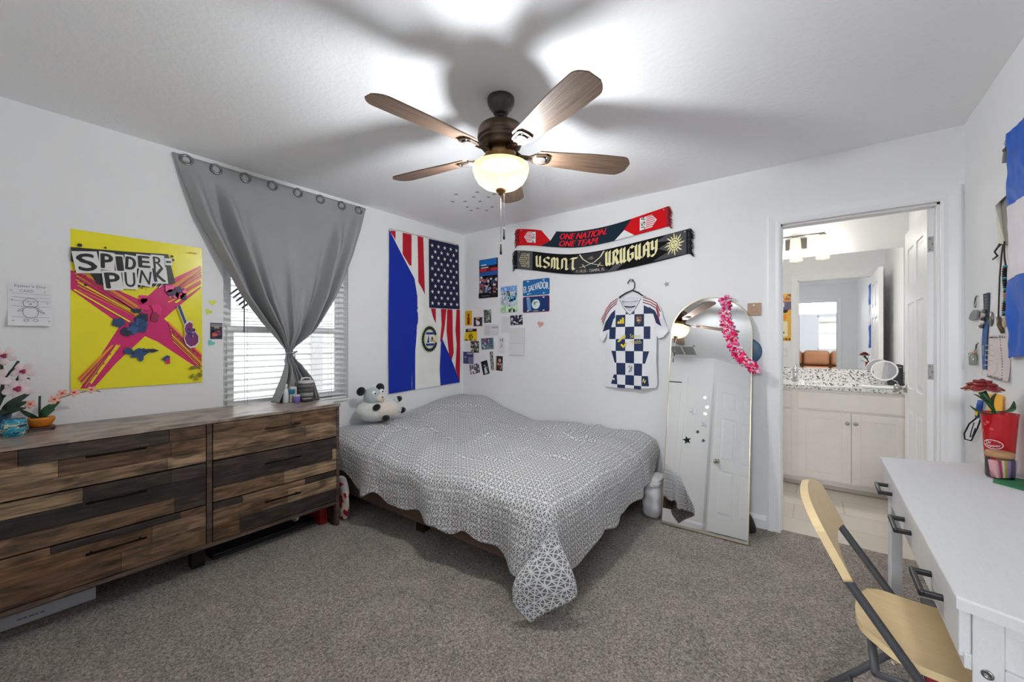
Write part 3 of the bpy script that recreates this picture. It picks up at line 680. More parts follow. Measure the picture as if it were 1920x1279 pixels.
# duvet: one draped cloth with its own flat (cloth) coordinates
def duvet_mat():
    m, n, L, b = newmat('rosette_cotton')
    uv = n.new('ShaderNodeUVMap'); uv.uv_map = 'cloth'
    sc = n.new('ShaderNodeVectorMath'); sc.operation = 'SCALE'; sc.inputs['Scale'].default_value = 1/.068; L.new(uv.outputs[0], sc.inputs[0])
    def cell(off):
        a = n.new('ShaderNodeVectorMath'); a.operation = 'ADD'; a.inputs[1].default_value = (off, off, 0); L.new(sc.outputs[0], a.inputs[0])
        f = n.new('ShaderNodeVectorMath'); f.operation = 'FRACTION'; L.new(a.outputs[0], f.inputs[0])
        s = n.new('ShaderNodeVectorMath'); s.operation = 'SUBTRACT'; s.inputs[1].default_value = (.5, .5, 0); L.new(f.outputs[0], s.inputs[0])
        x = n.new('ShaderNodeSeparateXYZ'); L.new(s.outputs[0], x.inputs[0]); ln = n.new('ShaderNodeVectorMath'); ln.operation = 'LENGTH'; L.new(s.outputs[0], ln.inputs[0])
        return x.outputs[0], x.outputs[1], ln.outputs['Value']
    def mth(op, a, b_=None):
        k = n.new('ShaderNodeMath'); k.operation = op
        for i, v in enumerate((a, b_)):
            if v is None: continue
            if isinstance(v, (int, float)): k.inputs[i].default_value = v
            else: L.new(v, k.inputs[i])
        return k.outputs[0]
    x, y, r = cell(0); x2, y2, r2 = cell(.5)
    ab = lambda v: mth('ABSOLUTE', v)
    ds = [ab(mth('SUBTRACT', r, .46)), ab(mth('SUBTRACT', r2, .46)), ab(x), ab(y)]
    ds += [mth('MULTIPLY', ab(mth('SUBTRACT', ab(x), ab(y))), .707)]
    sq = ab(mth('SUBTRACT', mth('MAXIMUM', ab(x2), ab(y2)), .17)); ds.append(sq)
    d = ds[0]
    for k in ds[1:]: d = mth('MINIMUM', d, k)
    mr = n.new('ShaderNodeMapRange'); mr.interpolation_type = 'SMOOTHSTEP'; mr.inputs[1].default_value = .018; mr.inputs[2].default_value = .036; mr.inputs[3].default_value = 1; mr.inputs[4].default_value = 0
    L.new(d, mr.inputs[0])
    mx = n.new('ShaderNodeMix'); mx.data_type = 'RGBA'; mx.inputs[6].default_value = hx('#7b7c7f'); mx.inputs[7].default_value = hx('#e4e4e5')
    L.new(mr.outputs[0], mx.inputs[0]); L.new(mx.outputs[2], b.inputs['Base Color']); b.inputs['Roughness'].default_value = .9; b.inputs['Sheen Weight'].default_value = .1
    b.inputs['Specular IOR Level'].default_value = .15
    nz = n.new('ShaderNodeTexNoise'); nz.inputs['Scale'].default_value = 14; nz.inputs['Detail'].default_value = 5; L.new(uv.outputs[0], nz.inputs['Vector'])
    bp = n.new('ShaderNodeBump'); bp.inputs['Strength'].default_value = .7; bp.inputs['Distance'].default_value = .03
    mp = n.new('ShaderNodeMapping'); mp.inputs['Scale'].default_value = (1.0, 2.6, 1); mp.inputs['Rotation'].default_value = (0, 0, .5); L.new(uv.outputs[0], mp.inputs[0])
    n2 = n.new('ShaderNodeTexNoise'); n2.noise_type = 'RIDGED_MULTIFRACTAL'; n2.inputs['Scale'].default_value = 3.2; n2.inputs['Detail'].default_value = 3; n2.inputs['Distortion'].default_value = .6; L.new(mp.outputs[0], n2.inputs['Vector'])
    ad = n.new('ShaderNodeMath'); ad.operation = 'MULTIPLY_ADD'; ad.inputs[1].default_value = .45; L.new(n2.outputs['Fac'], ad.inputs[0]); L.new(nz.outputs['Fac'], ad.inputs[2]); L.new(ad.outputs[0], bp.inputs['Height']); L.new(bp.outputs[0], b.inputs['Normal'])
    return m
EXX, EYY = 2.10, 1.57              # where the cloth turns down
def sstep(a, b, x):
    t = min(1, max(0, (x-a)/(b-a))); return t*t*(3-2*t)
def lerp(tab, x):
    if x <= tab[0][0]: return tab[0][1]
    for (a, p), (b, q) in zip(tab, tab[1:]):
        if x <= b: t = (x-a)/(b-a); return p+(q-p)*t
    return tab[-1][1]
DROPF = [(0, .19), (.30, .20), (.47, .245), (.95, .225), (1.26, .225), (1.56, .235), (1.8, .275), (2.1, .315)]
DROPX = [(0, .06), (.10, .09), (.2, .18), (.5, .215), (.8, .24), (1.25, .27), (1.5, .30), (1.57, .315)]
rc_ = random.Random(21)
CREASES = tuple((rc_.uniform(.3, 1.95), rc_.uniform(.25, 1.4), rc_.uniform(0, 3.1), rc_.uniform(.12, .35), rc_.uniform(.006, .014)) for _ in range(22))
def top_z(x, y):
    """y measured from the back wall (positive)"""
    ph = sstep(.95, .15, x)*(.055+.115*sstep(1.0, .1, y))
    z = .53+ph+.02*sstep(.3, .0, y)*sstep(.9, 2.0, x)
    z += .020*noise.noise(Vector((x*1.7, y*1.9, 3)))+.016*noise.noise(Vector((x*4.2+y*2, y*3.1, 9)))
    z += .013*(1-abs(noise.noise(Vector((x*3.1-y*1.5, y*2.2+x*.6, 5))))*3.2)*sstep(.2, .7, x)-.008
    # soft creases running across the top
    for cx, cy, a, ln, am in ((.55, .95, .25, .5, .016), (.35, 1.15, .15, .45, .014), (1.15, .8, 2.0, .3, .012), (1.5, .35, 1.9, .35, .018), (1.3, .25, 2.1, .3, .014), (1.75, .35, 1.75, .3, .014), (1.0, 1.15, .8, .25, .012), (1.45, 1.05, .6, .22, .012), (.9, .45, .2, .3, .010))+CREASES:
        dx, dy = x-cx, y-cy; p = dx*math.cos(a)+dy*math.sin(a); q = -dx*math.sin(a)+dy*math.cos(a)
        z += am*1.9*math.exp(-(q/.026)**2)*math.exp(-(p/ln)**2)*1.0
    e1, e2 = EXX-x, EYY-y
    z -= .065*max(max(0, 1-e1/.20)**2, max(0, 1-e2/.22)**2*(1-.4*sstep(.6, .1, x)))
    return z
def duvet_pt(u, v):
    """u along the bed from the head wall, v from the back wall, metres of cloth"""
    du, dv = max(0, u-EXX), max(0, v-EYY)
    x, y = min(u, EXX), min(v, EYY)
    z = top_z(x, y)
    if du or dv:
        r = math.hypot(du, dv); ph = math.atan2(dv, du)
        off = .030*(1-math.exp(-r/.05))
        fold = lambda q, k: .5*math.sin(q*9.5+k)+.35*math.sin(q*19+2.1*k)+.3*noise.noise(Vector((q*6, k, 2)))
        wf, wx = fold(x, 1)*.062*min(1.2, dv/.25), fold(y, 2.4)*.034*min(1.2, du/.25)
        c, s = math.cos(ph), math.sin(ph)
        slope = .035*r
        if du and dv:       # the corner: cloth doubles over itself in one hanging tail
            t = ph/(PI/2); k = sstep(.03, .30, r)
            lat = (-.135*math.sin(PI*min(1, max(0, (t-.42)/.58)))+.105*math.sin(PI*min(1, max(0, t/.42)))-.05*math.sin(PI*t))*k
            fw_ = .075*math.sin(PI*t)*k+.02*math.sin(2*PI*t)*k
            x += off*c+slope*c+.797*lat+.604*fw_; y += off*s+slope*s-(.604*lat-.797*fw_)
            y += wf*s*s*(1-math.sin(PI*t)); x += abs(wx)*c*c*(1-math.sin(PI*t))
        else:
            x += (off+slope+abs(wx))*c; y += (off+slope+wf)*s
        z = max(.020+.03*max(0, r-.48), z-.010-r)
    return Vector((x+.012, -y-.012 if v > .001 else -.014, z))
NU, NV = 230, 190
me = bpy.data.meshes.new('duvet'); vs = []; uvs = []
for j in range(NV+1):
    for i in range(NU+1):
        s, t = i/NU, j/NV
        # cloth grid: the hanging parts take the drop of that place along the edge
        ui = s*(EXX+.4); vi = t*(EYY+.4)
        xx, yy = min(ui, EXX), min(vi, EYY)
        if vi > EYY: vi = EYY+(vi-EYY)/.4*(lerp(DROPF, xx)+.020*math.sin(xx*14)+.010*math.sin(xx*31))
        if ui > EXX: ui = EXX+(ui-EXX)/.4*(lerp(DROPX, yy)+.014*math.sin(yy*15))
        vs.append(duvet_pt(ui, vi)); uvs.append((ui, vi))
fs = [(j*(NU+1)+i, (j+1)*(NU+1)+i, (j+1)*(NU+1)+i+1, j*(NU+1)+i+1) for j in range(NV) for i in range(NU)]
org = Vector((1.03, -.78, .3)); me.from_pydata([p-org for p in vs], [], fs)
ul = me.uv_layers.new(name='cloth')
for lp in me.loops: ul.data[lp.index].uv = uvs[lp.vertex_index]
me.polygons.foreach_set('use_smooth', [True]*len(fs)); me.materials.append(duvet_mat()); me.update()
du_o = bpy.data.objects.new('duvet', me); C.objects.link(du_o); du_o.location = org
sm = du_o.modifiers.new('thick', 'SOLIDIFY'); sm.thickness = .012; sm.offset = -1
tag(du_o, 'grey duvet with white interlaced rosette pattern spread over the bed, corner trailing to the carpet', 'duvet')

# ================================================================ plush animal
GB, BK, CRM = hx('#b9c6c9'), hx('#222223'), hx('#e9e0d3')
pl = thing('plush_sheep', 'round cream and blue-grey plush animal with black ears sitting on the bed', 'stuffed toy', (.17, -1.19, .61))
def PB(c): mb = MB(); return mb
mb = MB(); mb.ell((.165, -1.19, .695), (.125, .19, .098), hx('#e4e6e4'), seg=32, rings=18); mb.build('body', PLUSH, pl)
mb = MB(); mb.ell((.225, -1.165, .695), (.078, .14, .078), CRM, seg=28, rings=16); mb.build('belly', PLUSH, pl)
hd = None
mb = MB(); mb.ell((.19, -1.255, .815), (.068, .072, .075), GB, seg=28, rings=16); hd = mb.build('head', PLUSH, pl)
mb = MB(); mb.ell((.245, -1.225, .80), (.036, .046, .036), CRM, seg=22, rings=14); mb.build('muzzle', PLUSH, hd)
for y, z in ((-1.345, .862), (-1.165, .878)):
    mb = MB(); mb.ell((.165, y, z), (.022, .040, .036), BK, Matrix.Rotation(.3 if y < -1.2 else -.5, 3, 'X'), 18, 12); mb.build('ear', PLUSH, hd)
for y, z in ((-1.278, .845), (-1.208, .855)):
    mb = MB(); mb.ell((.243, y, z), (.014, .021, .021), hx('#f2f4f5'), seg=16, rings=10); e_ = mb.build('eye', GLOSSP, hd)
    mb.ell((.257, y+.003, z), (.004, .007, .007), hx('#0e0e0f'), seg=12, rings=8)
    bpy.data.objects.remove(e_); mb.build('eye', GLOSSP, hd)
mb = MB(); mb.ell((.28, -1.222, .812), (.004, .010, .005), hx('#6a5a55'), seg=10, rings=6); mb.tube([(.281, -1.222, .806), (.281, -1.22, .79), (.277, -1.212, .785)], .0015, hx('#6a5a55'), 5); mb.build('nose', PLUSH, hd)
for c, rot, nm in (((.275, -1.275, .735), .4, 'arm'), ((.20, -1.005, .765), .3, 'arm'), ((.30, -1.205, .64), 0, 'foot'), ((.225, -.985, .668), .2, 'foot')):
    mb = MB(); mb.ell(c, (.028, .034, .026), BK, Matrix.Rotation(rot, 3, 'X'), 16, 10)
    d = (Vector((.165, -1.19, .695))-Vector(c)).normalized(); mb.ell(Vector(c)+d*.022, (.026, .028, .026), hx('#cfd6d7'), seg=14, rings=10); mb.build(nm, PLUSH, pl)

# ================================================================ curtain
CL = [(2.41, -2.509), (2.252, -2.463), (2.04, -2.394), (1.79, -2.27), (1.573, -2.165), (1.40, -2.045), (1.30, -1.955), (1.215, -1.872), (1.17, -1.862), (1.07, -1.905), (.95, -1.955), (.848, -1.996)]
CR_ = [(2.41, -1.205), (2.222, -1.262), (1.98, -1.345), (1.78, -1.43), (1.611, -1.51), (1.45, -1.615), (1.35, -1.685), (1.215, -1.812), (1.17, -1.815), (1.07, -1.765), (.98, -1.70), (.848, -1.655)]
def cz(t): return 2.41-(2.41-.848)*t
def sl(tab, z): return lerp([(a, b) for a, b in tab[::-1]], z)
def cur(s, t):
    z = cz(t); yl, yr = sl(CL, z), sl(CR_, z); w = yr-yl
    g = sstep(2.38, 1.35, z); tie = math.exp(-((z-1.19)/.10)**2)
    # a broad flat middle, deep pleats along both sides that run down into the knot
    lo = 1-tie; up = sstep(2.42, 2.18, z)
    rid = lambda c, wd: math.exp(-((s-c)/wd)**2)
    x = .018+.050*g*lo
    x += up*lo*(.070*rid(.045, .034)-.03*rid(.115, .028)+.105*rid(.185, .032)*sstep(2.38, 2.0, z)-.045*rid(.25, .03)*g+.03*rid(.31, .03)*g)
    x += up*lo*(.060*rid(.955, .034)-.02*rid(.90, .025)*g+.090*rid(.84, .032)*sstep(2.36, 1.95, z)-.042*rid(.77, .03)*g)
    x += g*lo*(.040*rid(.50, .022)*sstep(2.1, 1.5, z)+.028*rid(.36, .045)*sstep(1.75, 1.35, z)+.030*rid(.66, .040)*sstep(1.8, 1.3, z))
    x += .010*up*lo*math.cos(2*PI*(3.5*s+.1))*(1-abs(2*s-1))
    x += .016*(.5-.5*math.cos(2*PI*(6*s+.2)))*tie+.012*math.sin(PI*s)*tie
    if z < 1.12: x += .032*math.sin(2*PI*3*s)*sstep(1.15, .95, z)+.02
    x += .005*noise.noise(Vector((s*6, t*7, 1)))*lo
    zt = z-.012*math.sin(PI*s)*sstep(2.42, 2.39, z)
    return Vector((max(.012, x), yl+w*s, zt))
CG = P('#838485')
ct = thing('curtain', 'grey blackout curtain pinned along the ceiling line and tied into a knot over the window', 'curtain', (.05, -1.84, .848))
mb = MB(); mb.grid(220, 120, cur, CG); cm = mb.build('curtain_panel', SATIN, ct)
k = cm.modifiers.new('thick', 'SOLIDIFY'); k.thickness = .003; k.offset = 0
for gy, gz in ((-2.445, 2.383), (-2.29, 2.379), (-2.122, 2.378), (-1.951, 2.378), (-1.777, 2.378), (-1.606, 2.377), (-1.429, 2.376), (-1.28, 2.373)):
    s = (gy-sl(CL, gz))/(sl(CR_, gz)-sl(CL, gz)); t = (2.41-gz)/(2.41-.848); px = cur(s, t).x
    mb = MB(); N = 24
    pts = [(px+.006, gy+.0275*math.cos(2*PI*i/N), gz+.0275*math.sin(2*PI*i/N)) for i in range(N)]
    mb.tube(pts, .0075, hx('#8d8d8e'), 8, closed=True)
    mb.add([(px+.003, gy+.022*math.cos(2*PI*i/N), gz+.022*math.sin(2*PI*i/N)) for i in range(N)], [tuple(range(N))], hx('#c9c9ca')); mb.build('grommet', METAL, ct)
mb = MB(); pts = [(.062+.036*math.cos(2*PI*i/20), -1.842+.036*math.sin(2*PI*i/20), 1.19+.004*math.sin(4*PI*i/20)) for i in range(20)]
mb.tube(pts, .006, hx('#b9b9ba'), 8, closed=True); mb.tube([(.098, -1.842, 1.19), (.104, -1.836, 1.165), (.10, -1.834, 1.13)], .004, hx('#b9b9ba'), 6); mb.build('tie_back', METAL, ct)

# ================================================================ blinds
bl = thing('blinds', 'white horizontal slat blinds inside the window recess behind the curtain', 'blinds', (-.035, -1.8, .80))
SLC = (.86, .86, .85, 1)
mb = MB(); z = .835
while z < 2.06:
    mb.box((-.055, WY0+.008, z-.0014), (-.012, WY1-.008, z+.0014), SLC, M=Matrix.Translation((-.033, 0, z)) @ Matrix.Rotation(.10, 4, 'Y') @ Matrix.Translation((.033, 0, -z))); z += .0425
mb.build('slats', PLAST, bl)
mb = MB(); mb.box((-.06, WY0+.006, 2.08), (-.008, WY1-.006, 2.145), SLC, .004); mb.build('head_rail', PLAST, bl)
mb = MB(); mb.box((-.056, WY0+.008, .802), (-.011, WY1-.008, .816), SLC, .004); mb.build('bottom_rail', PLAST, bl)
for y in (-2.10, -1.80, -1.50):
    mb = MB(); mb.tube([(-.0085, y, .81), (-.0085, y, 2.1)], .0014, hx('#c5c5c3'), 5); mb.tube([(-.058, y, .81), (-.058, y, 2.1)], .0014, hx('#c5c5c3'), 5); mb.build('ladder_cord', CLOTH, bl)
mb = MB(); mb.tube([(-.004, -2.12, 2.09), (.003, -2.123, 1.7), (.004, -2.124, 1.33)], .0042, hx('#77777a'), 8); mb.build('wand', PLAST, bl)
for k in range(5):
    mb = MB(); c = Vector((.018, -2.19+.017*k, 1.60-.022*k))
    mb.box((-.002, -.030, -.006), (.002, .030, .006), hx('#6d6d70'), .001, M=Matrix.Translation(c) @ Matrix.Rotation(.75, 4, 'X')); mb.build('bent_slat_end', PLAST, bl)

# ================================================================ things on the window wall
YEL, MAG, RED, BLK, WHT = P('#d9c40a'), P('#b5105a'), P('#a01a34'), hx('#1c1b1e'), hx('#e5e4e2')
def poster(a):
    # local size .565 x .848
    def X(p): return [( (u-.5)*.565, (.5-v)*.848) for u, v in p]
    a.poly(X([(0, .255), (0, .375), (.36, .60), (.62, .70), (.985, .91), (.985, .78), (.70, .56), (.5, .42)]), MAG)
    a.poly(X([(.985, .13), (.985, .30), (.74, .48), (.54, .64), (.30, .84), (.15, .99), (.06, .99), (.22, .75), (.38, .52), (.64, .30)]), MAG)
    for i in range(20):
        r = random.Random(i); o = r.uniform(-.08, .08); t0 = r.uniform(0, .15); c = (RED, MAG, P('#e08a18'), YEL)[i % 4]
        a.line(X([(.02+t0*.2, .30+o), (.40+t0, .52+o*.6)]), r.uniform(.002, .009), c)
        a.line(X([(.72+o*.3, .62+o), (.99, .84+o*.8)]), r.uniform(.002, .008), c)
        a.line(X([(.99, .20+o), (.76-t0*.4, .36+o*.8)]), r.uniform(.002, .010), c)
        a.line(X([(.10+o*.9, .99-abs(o)), (.30+o*.4, .72)]), r.uniform(.003, .010), c)
        if i % 4 != 3: a.n -= 4
    a.poly(X([(0, .115), (.36, .10), (.70, .08), (.76, .28), (.62, .31), (.30, .35), (.17, .33), (.12, .26), (0, .2)]), BLK)
    rg = random.Random(4)
    for i in range(26):
        cx, cy = rg.uniform(.05, .78), rg.choice((rg.uniform(.26, .37), rg.uniform(.09, .13))); a.circ(*X([(cx, cy)])[0], rg.uniform(.002, .010), BLK, 7); a.n -= 1
    a.n += 1
    # paint splashes
    a.blobs(-.02, -.05, .10, .10, [P('#c21c66'), P('#7a1238')], 7, .02, .05, 8)
    a.blobs(-.14, -.16, .02, .02, [hx('#1f3f6e'), hx('#16243f'), hx('#2a5a94')], 8, .02, .055, 3)
    a.blobs(.10, .09, .20, .17, [P('#b5105a'), hx('#3b1f4f'), P('#d04a86')], 9, .012, .035, 5)
    a.blobs(-.12, -.30, .12, -.17, [P('#b5105a'), hx('#252838'), hx('#2a4a7a')], 9, .015, .045, 11)
    for i in range(9): a.line([(-.09+.02*i, .15), (-.11+.027*i, .205)], .004, WHT)
    a.blobs(.215, -.41, .278, -.32, [P('#8a8420'), P('#6e6a1e')], 12, .005, .02, 2)
    # cut-out letter cards
    cards = [('S', .10, .20, .17, .14, .18), ('P', .235, .178, .11, .12, .02), ('I', .325, .185, .07, .12, .1), ('D', .405, .175, .10, .11, -.03), ('E', .505, .155, .12, .10, .05), ('R', .615, .15, .11, .11, .08), ('-', .70, .135, .06, .05, .1),
             ('P', .275, .30, .14, .13, .12), ('U', .40, .285, .11, .13, .06), ('N', .515, .26, .12, .12, -.1), ('K', .625, .235, .13, .12, .12)]
    for ch, cx, cy, w, h, rot in cards:
        x, y = X([(cx, cy)])[0]; c, s = math.cos(rot), math.sin(rot); w2, h2 = w*.565/2, h*.848/2
        a.poly([(x+u*c-v*s, y+u*s+v*c) for u, v in ((-w2, -h2*.94), (w2*.96, -h2), (w2, h2*.95), (-w2*.95, h2))], WHT); a.n -= .8
    for ch, cx, cy, w, h, rot in cards:
        x, y = X([(cx, cy)])[0]
        if ch == '-': a.text(ch, x, y, .012, BLK, w=.024, rot=rot); a.n -= 1
        else: a.text(ch, x, y, h*.848*.74, BLK, w=max(.02, w*.565*.68) if ch != 'I' else .022, rot=rot, bold=.0035 if ch in 'SIDEPK' else .001); a.n -= 4
    a.n += 5
    # electric guitar
    a.line(X([(.785, .44), (.86, .60)]), .020, WHT); a.line(X([(.785, .44), (.86, .60)]), .014, hx('#27466e'))
    g = X([(.845, .575), (.875, .555), (.905, .565), (.905, .60), (.925, .625), (.955, .655), (.955, .70), (.93, .725), (.885, .735), (.85, .71), (.835, .675), (.845, .64), (.835, .605)])
    gx = sum(p[0] for p in g)/len(g); gy = sum(p[1] for p in g)/len(g)
    a.poly([(gx+(p[0]-gx)*1.13, gy+(p[1]-gy)*1.13) for p in g], WHT); a.poly(g, P('#6d1f58'))
    a.blobs(gx-.022, gy-.035, gx+.025, gy+.035, [hx('#3f4f9a'), hx('#1f2a5a'), P('#c0407a'), hx('#9a8fc0')], 16, .004, .014, 6)
    a.rect(.21, .383, .258, .389, P('#b59a3a'))
sheet('poster', 'large yellow poster with magenta strokes and cut-out letters left of the window', 'poster', on_A(-2.641, 1.435), .565, .848, YEL, poster, GLOSS, curl=.006)
def drawing(a):
    g = hx('#6a6a6e'); l = hx('#8f8f94')
    a.text("Father's Day", 0, .088, .016, g, w=.10, rot=.02); a.text('CARD', -.012, .066, .013, l, w=.045)
    for y in (.05, .032, .015, -.012, -.065): a.line([(-.06, y+.003), (.0, y), (.064, y+.002)], .0012, l)
    def ring(x, y, rx, ry, n=24): a.line([(x+rx*math.cos(2*PI*i/n), y+ry*math.sin(2*PI*i/n)) for i in range(n+1)], .0016, g)
    ring(0, .006, .024, .024); ring(0, -.038, .025, .030); a.circ(-.008, .012, .002, g, 8); a.circ(.010, .011, .002, g, 8); a.circ(.0, .002, .004, g, 8, .003)
    a.line([(-.02, -.015), (-.042, -.034), (-.034, -.036), (-.022, -.028)], .0016, g); a.line([(.02, -.015), (.047, -.042), (.038, -.042), (.024, -.03)], .0016, g)
    ring(-.014, -.078, .008, .006, 12); ring(.016, -.078, .008, .006, 12)
    for x, y in ((-.058, .02), (.055, .008), (-.055, -.082), (.06, -.082), (-.06, .066), (.045, .064)): a.text('v', x, y, .007, g)
sheet('pencil_drawing', 'square white sheet with a pencil drawing and handwriting, left of the yellow poster', 'drawing', on_A(-3.058, 1.452), .142, .212, hx('#dfdfe1', 1.1), drawing, curl=.02)
def heart(name, label, y, z, s, col, rot=0., f=None):
    pts = []
    for i in range(28):
        t = 2*PI*i/28; pts.append((s*16*math.sin(t)**3/34, s*(13*math.cos(t)-5*math.cos(2*t)-2*math.cos(3*t)-math.cos(4*t))/34))
    sheet(name, label, 'sticker', f or on_A(y, z, rot), s, s, col, lambda a: None, PAPER, .002, outline=pts)
heart('heart_sticker', 'upper yellow paper heart beside the yellow poster', -2.303, 1.520, .042, P('#c4c835'))
heart('heart_sticker', 'lower yellow paper heart beside the yellow poster', -2.326, 1.458, .042, P('#b9bd36'), -.5)
heart('heart_sticker', 'teal paper heart below the small dark card beside the window', -2.312, 1.258, .045, P('#5faaa6'), -.6)
def darkcard(a):
    a.rect(-.03, .026, .03, .047, hx('#8a8488')); a.rect(-.012, .016, .016, .036, hx('#9a9a80'))
    a.blobs(-.022, -.045, .022, .005, [P('#a8332f'), P('#c2602f'), hx('#5a2f6e'), hx('#1f2a55')], 16, .006, .015, 4)
sheet('trading_card', 'small dark navy card with orange-red print beside the window edge', 'card', on_A(-2.283, 1.336), .066, .105, hx('#28243f'), darkcard, GLOSS)

# flag on the window wall
FL, FH = .90, 1.50
BLU, FRED, FW, NAVY = P('#06248a'), P('#9e0f22'), hx('#d9d9d6', 1.25), P('#141a36')
def flagmap(u, v, w):
    # u 0..1, v 0..1 (bottom..top)
    y = -.972+.905*u+.012*math.sin(v*5)*(u-.5); z = .792+(1.508-.015+.02*u)*v+.03*u*(1-v)
    x = .008+.010*(1+math.sin(u*13+v*3))*(1-v*.7)*.6+.012*math.exp(-((u-.36-.06*math.sin(v*3))/.05)**2)*(1-abs(v-.5))
    return Vector((x+w, y, z))
a = Art()
a.rect(0, 0, 1, 1, FW)
a.poly([(0, 0), (0, 1), (.325, .72), (.365, .60), (.372, .45), (.34, .25), (.335, 0)], BLU)
a.poly([(.01, .99), (.075, 1), (.075, .95)], FRED); a.poly([(.17, 1), (.285, 1), (.285, .80), (.26, .80), (.17, .865)], FRED); a.poly([(.36, 1), (.445, 1), (.46, .62), (.37, .70)], FRED)
a.poly([(.015, .995), (.08, 1.0), (.08, .945)], FRED)
a.rect(.525, .535, 1, 1, NAVY)
a.poly([(.55, .532), (.625, .532), (.625, .43), (.58, .475)], FRED)
a.poly([(.705, .532), (.79, .532), (.76, .40), (.715, .29), (.69, .31), (.715, .42)], FRED); a.poly([(.80, .532), (.88, .532), (.885, .35), (.90, .22), (.855, .14), (.83, .20), (.79, .38)], FRED); a.poly([(.945, .532), (1, .532), (1, .0), (.93, .10), (.945, .28), (.925, .38)], FRED)
a.poly([(.69, 0), (.68, .12), (.70, .28), (.715, .33), (.86, .18), (.99, .02), (1, 0)], BLU)
for r_ in range(11):
    for c_ in range(5):
        x = .575+.095*c_+(.047 if r_ % 2 else 0)
        if x < .985: a.poly([(x+(.026 if i % 2 == 0 else .0105)*math.cos(PI/2+PI*i/5), .96-.0392*r_+(.0155 if i % 2 == 0 else .0062)*math.sin(PI/2+PI*i/5)) for i in range(10)], WHT); a.n -= 1
a.n += 1
cx, cy = .525, .325
a.circ(cx, cy, .125, hx('#cfc9a8', 1.2), 28, .095)
for i in range(26):
    t = 2*PI*i/26
    if abs(t) < .35 or abs(t-2*PI) < .35: continue
    a.circ(cx+.098*math.cos(t), cy+.075*math.sin(t), .019, (hx('#1f3a26'), hx('#18284f'))[i % 3 == 0], 8, .012)
a.circ(cx, cy, .06, hx('#d9d9d4', 1.2), 20, .05); a.rect(cx-.055, cy+.03, cx+.06, cy+.045, hx('#1c3f8c')); a.rect(cx-.055, cy-.045, cx+.06, cy-.03, hx('#1c3f8c'))
a.poly([(cx-.045, cy-.025), (cx-.01, cy-.025), (cx-.015, cy+.035)], hx('#1f4a7e')); a.poly([(cx, cy-.02), (cx+.07, cy-.02), (cx+.03, cy+.02)], hx('#b9a87a')); a.circ(cx+.03, cy+.004, .015, hx('#7a3a2a'), 10, .01)
fl = thing('flag', 'tall cloth flag joining blue-white-blue bands with stars and red stripes, hung beside the corner', 'flag', (.012, -.52, .79))
mb = MB(); a.emit(mb, flagmap, .001, .0003, sub=.05)
mb.grid(20, 24, lambda u, v: flagmap(u, v, -.0006), FW); mb.build('cloth', SATIN, fl)
mb = MB(); mb.tube([flagmap(u/12, 1, .002)+Vector((0, 0, .004+.010*abs(math.sin(u*PI/4)))) for u in range(13)], .0035, hx('#cfcac4'), 6); mb.build('hem', CLOTH, fl)
for u in (.02, .5, .97):
    mb = MB(); p = flagmap(u, 1, .006)+Vector((0, 0, .008)); mb.ell(p, .006, hx('#5a5a5c') if u > .9 else hx('#d5d0c8'), seg=10, rings=6); mb.build('push_pin', PLAST, fl)
# ================================================================ back wall: two scarves
S1T = [(.772, 2.374), (.90, 2.352), (1.034, 2.318), (1.198, 2.280), (1.33, 2.255), (1.454, 2.243), (1.57, 2.240), (1.689, 2.243), (1.80, 2.252), (1.906, 2.266), (2.05, 2.288), (2.19, 2.309)]
S1B = [(.772, 2.212), (.90, 2.196), (1.034, 2.169), (1.15, 2.143), (1.261, 2.122), (1.36, 2.106), (1.454, 2.098), (1.57, 2.097), (1.689, 2.102), (1.82, 2.113), (1.948, 2.128), (2.07, 2.141), (2.19, 2.154)]
S2T = [(.745, 2.166), (.84, 2.152), (.942, 2.132), (1.07, 2.100), (1.198, 2.073), (1.32, 2.052), (1.454, 2.043), (1.57, 2.042), (1.689, 2.047), (1.82, 2.058), (1.948, 2.070), (2.146, 2.090), (2.345, 2.111)]
S2B = [(.745, 1.986), (.85, 1.966), (.966, 1.944), (1.08, 1.919), (1.198, 1.896), (1.30, 1.877), (1.404, 1.864), (1.54, 1.853), (1.689, 1.851), (1.82, 1.860), (1.948, 1.872), (2.153, 1.897), (2.345, 1.925)]
def smooth(tab, x): return (lerp(tab, x-.05)+lerp(tab, x)*2+lerp(tab, x+.05))/4 if tab[0][0]+.05 < x < tab[-1][0]-.05 else lerp(tab, x)
def scarfmap(T, B, sag):
    def f(u, v, w):            # u = x along the wall, v 0..1 from bottom to top
        b, t = smooth(B, u), smooth(T, u)
        return Vector((u, -(.006+w+sag*(1-v)*math.sin(PI*min(1, max(0, (u-T[0][0])/(T[-1][0]-T[0][0]))))), b+(t-b)*v))
    return f
def fringe(mb, f, x, sgn, col, n=26, l=.045):
    rg = random.Random(int(x*100))
    for i in range(n):
        v = (i+.5)/n; p = f(x, v, .002)
        q = p+Vector((sgn*l*.45, -.004-rg.random()*.012, -.006*rg.random())); e = q+Vector((sgn*l*rg.uniform(.2, .6), -rg.random()*.012, -.02-.02*rg.random()))
        k = rg.uniform(.6, 1.15); mb.tube([p, q, e], [.0045, .0042, .002], (col[0]*k, col[1]*k, col[2]*k, 1), 5)
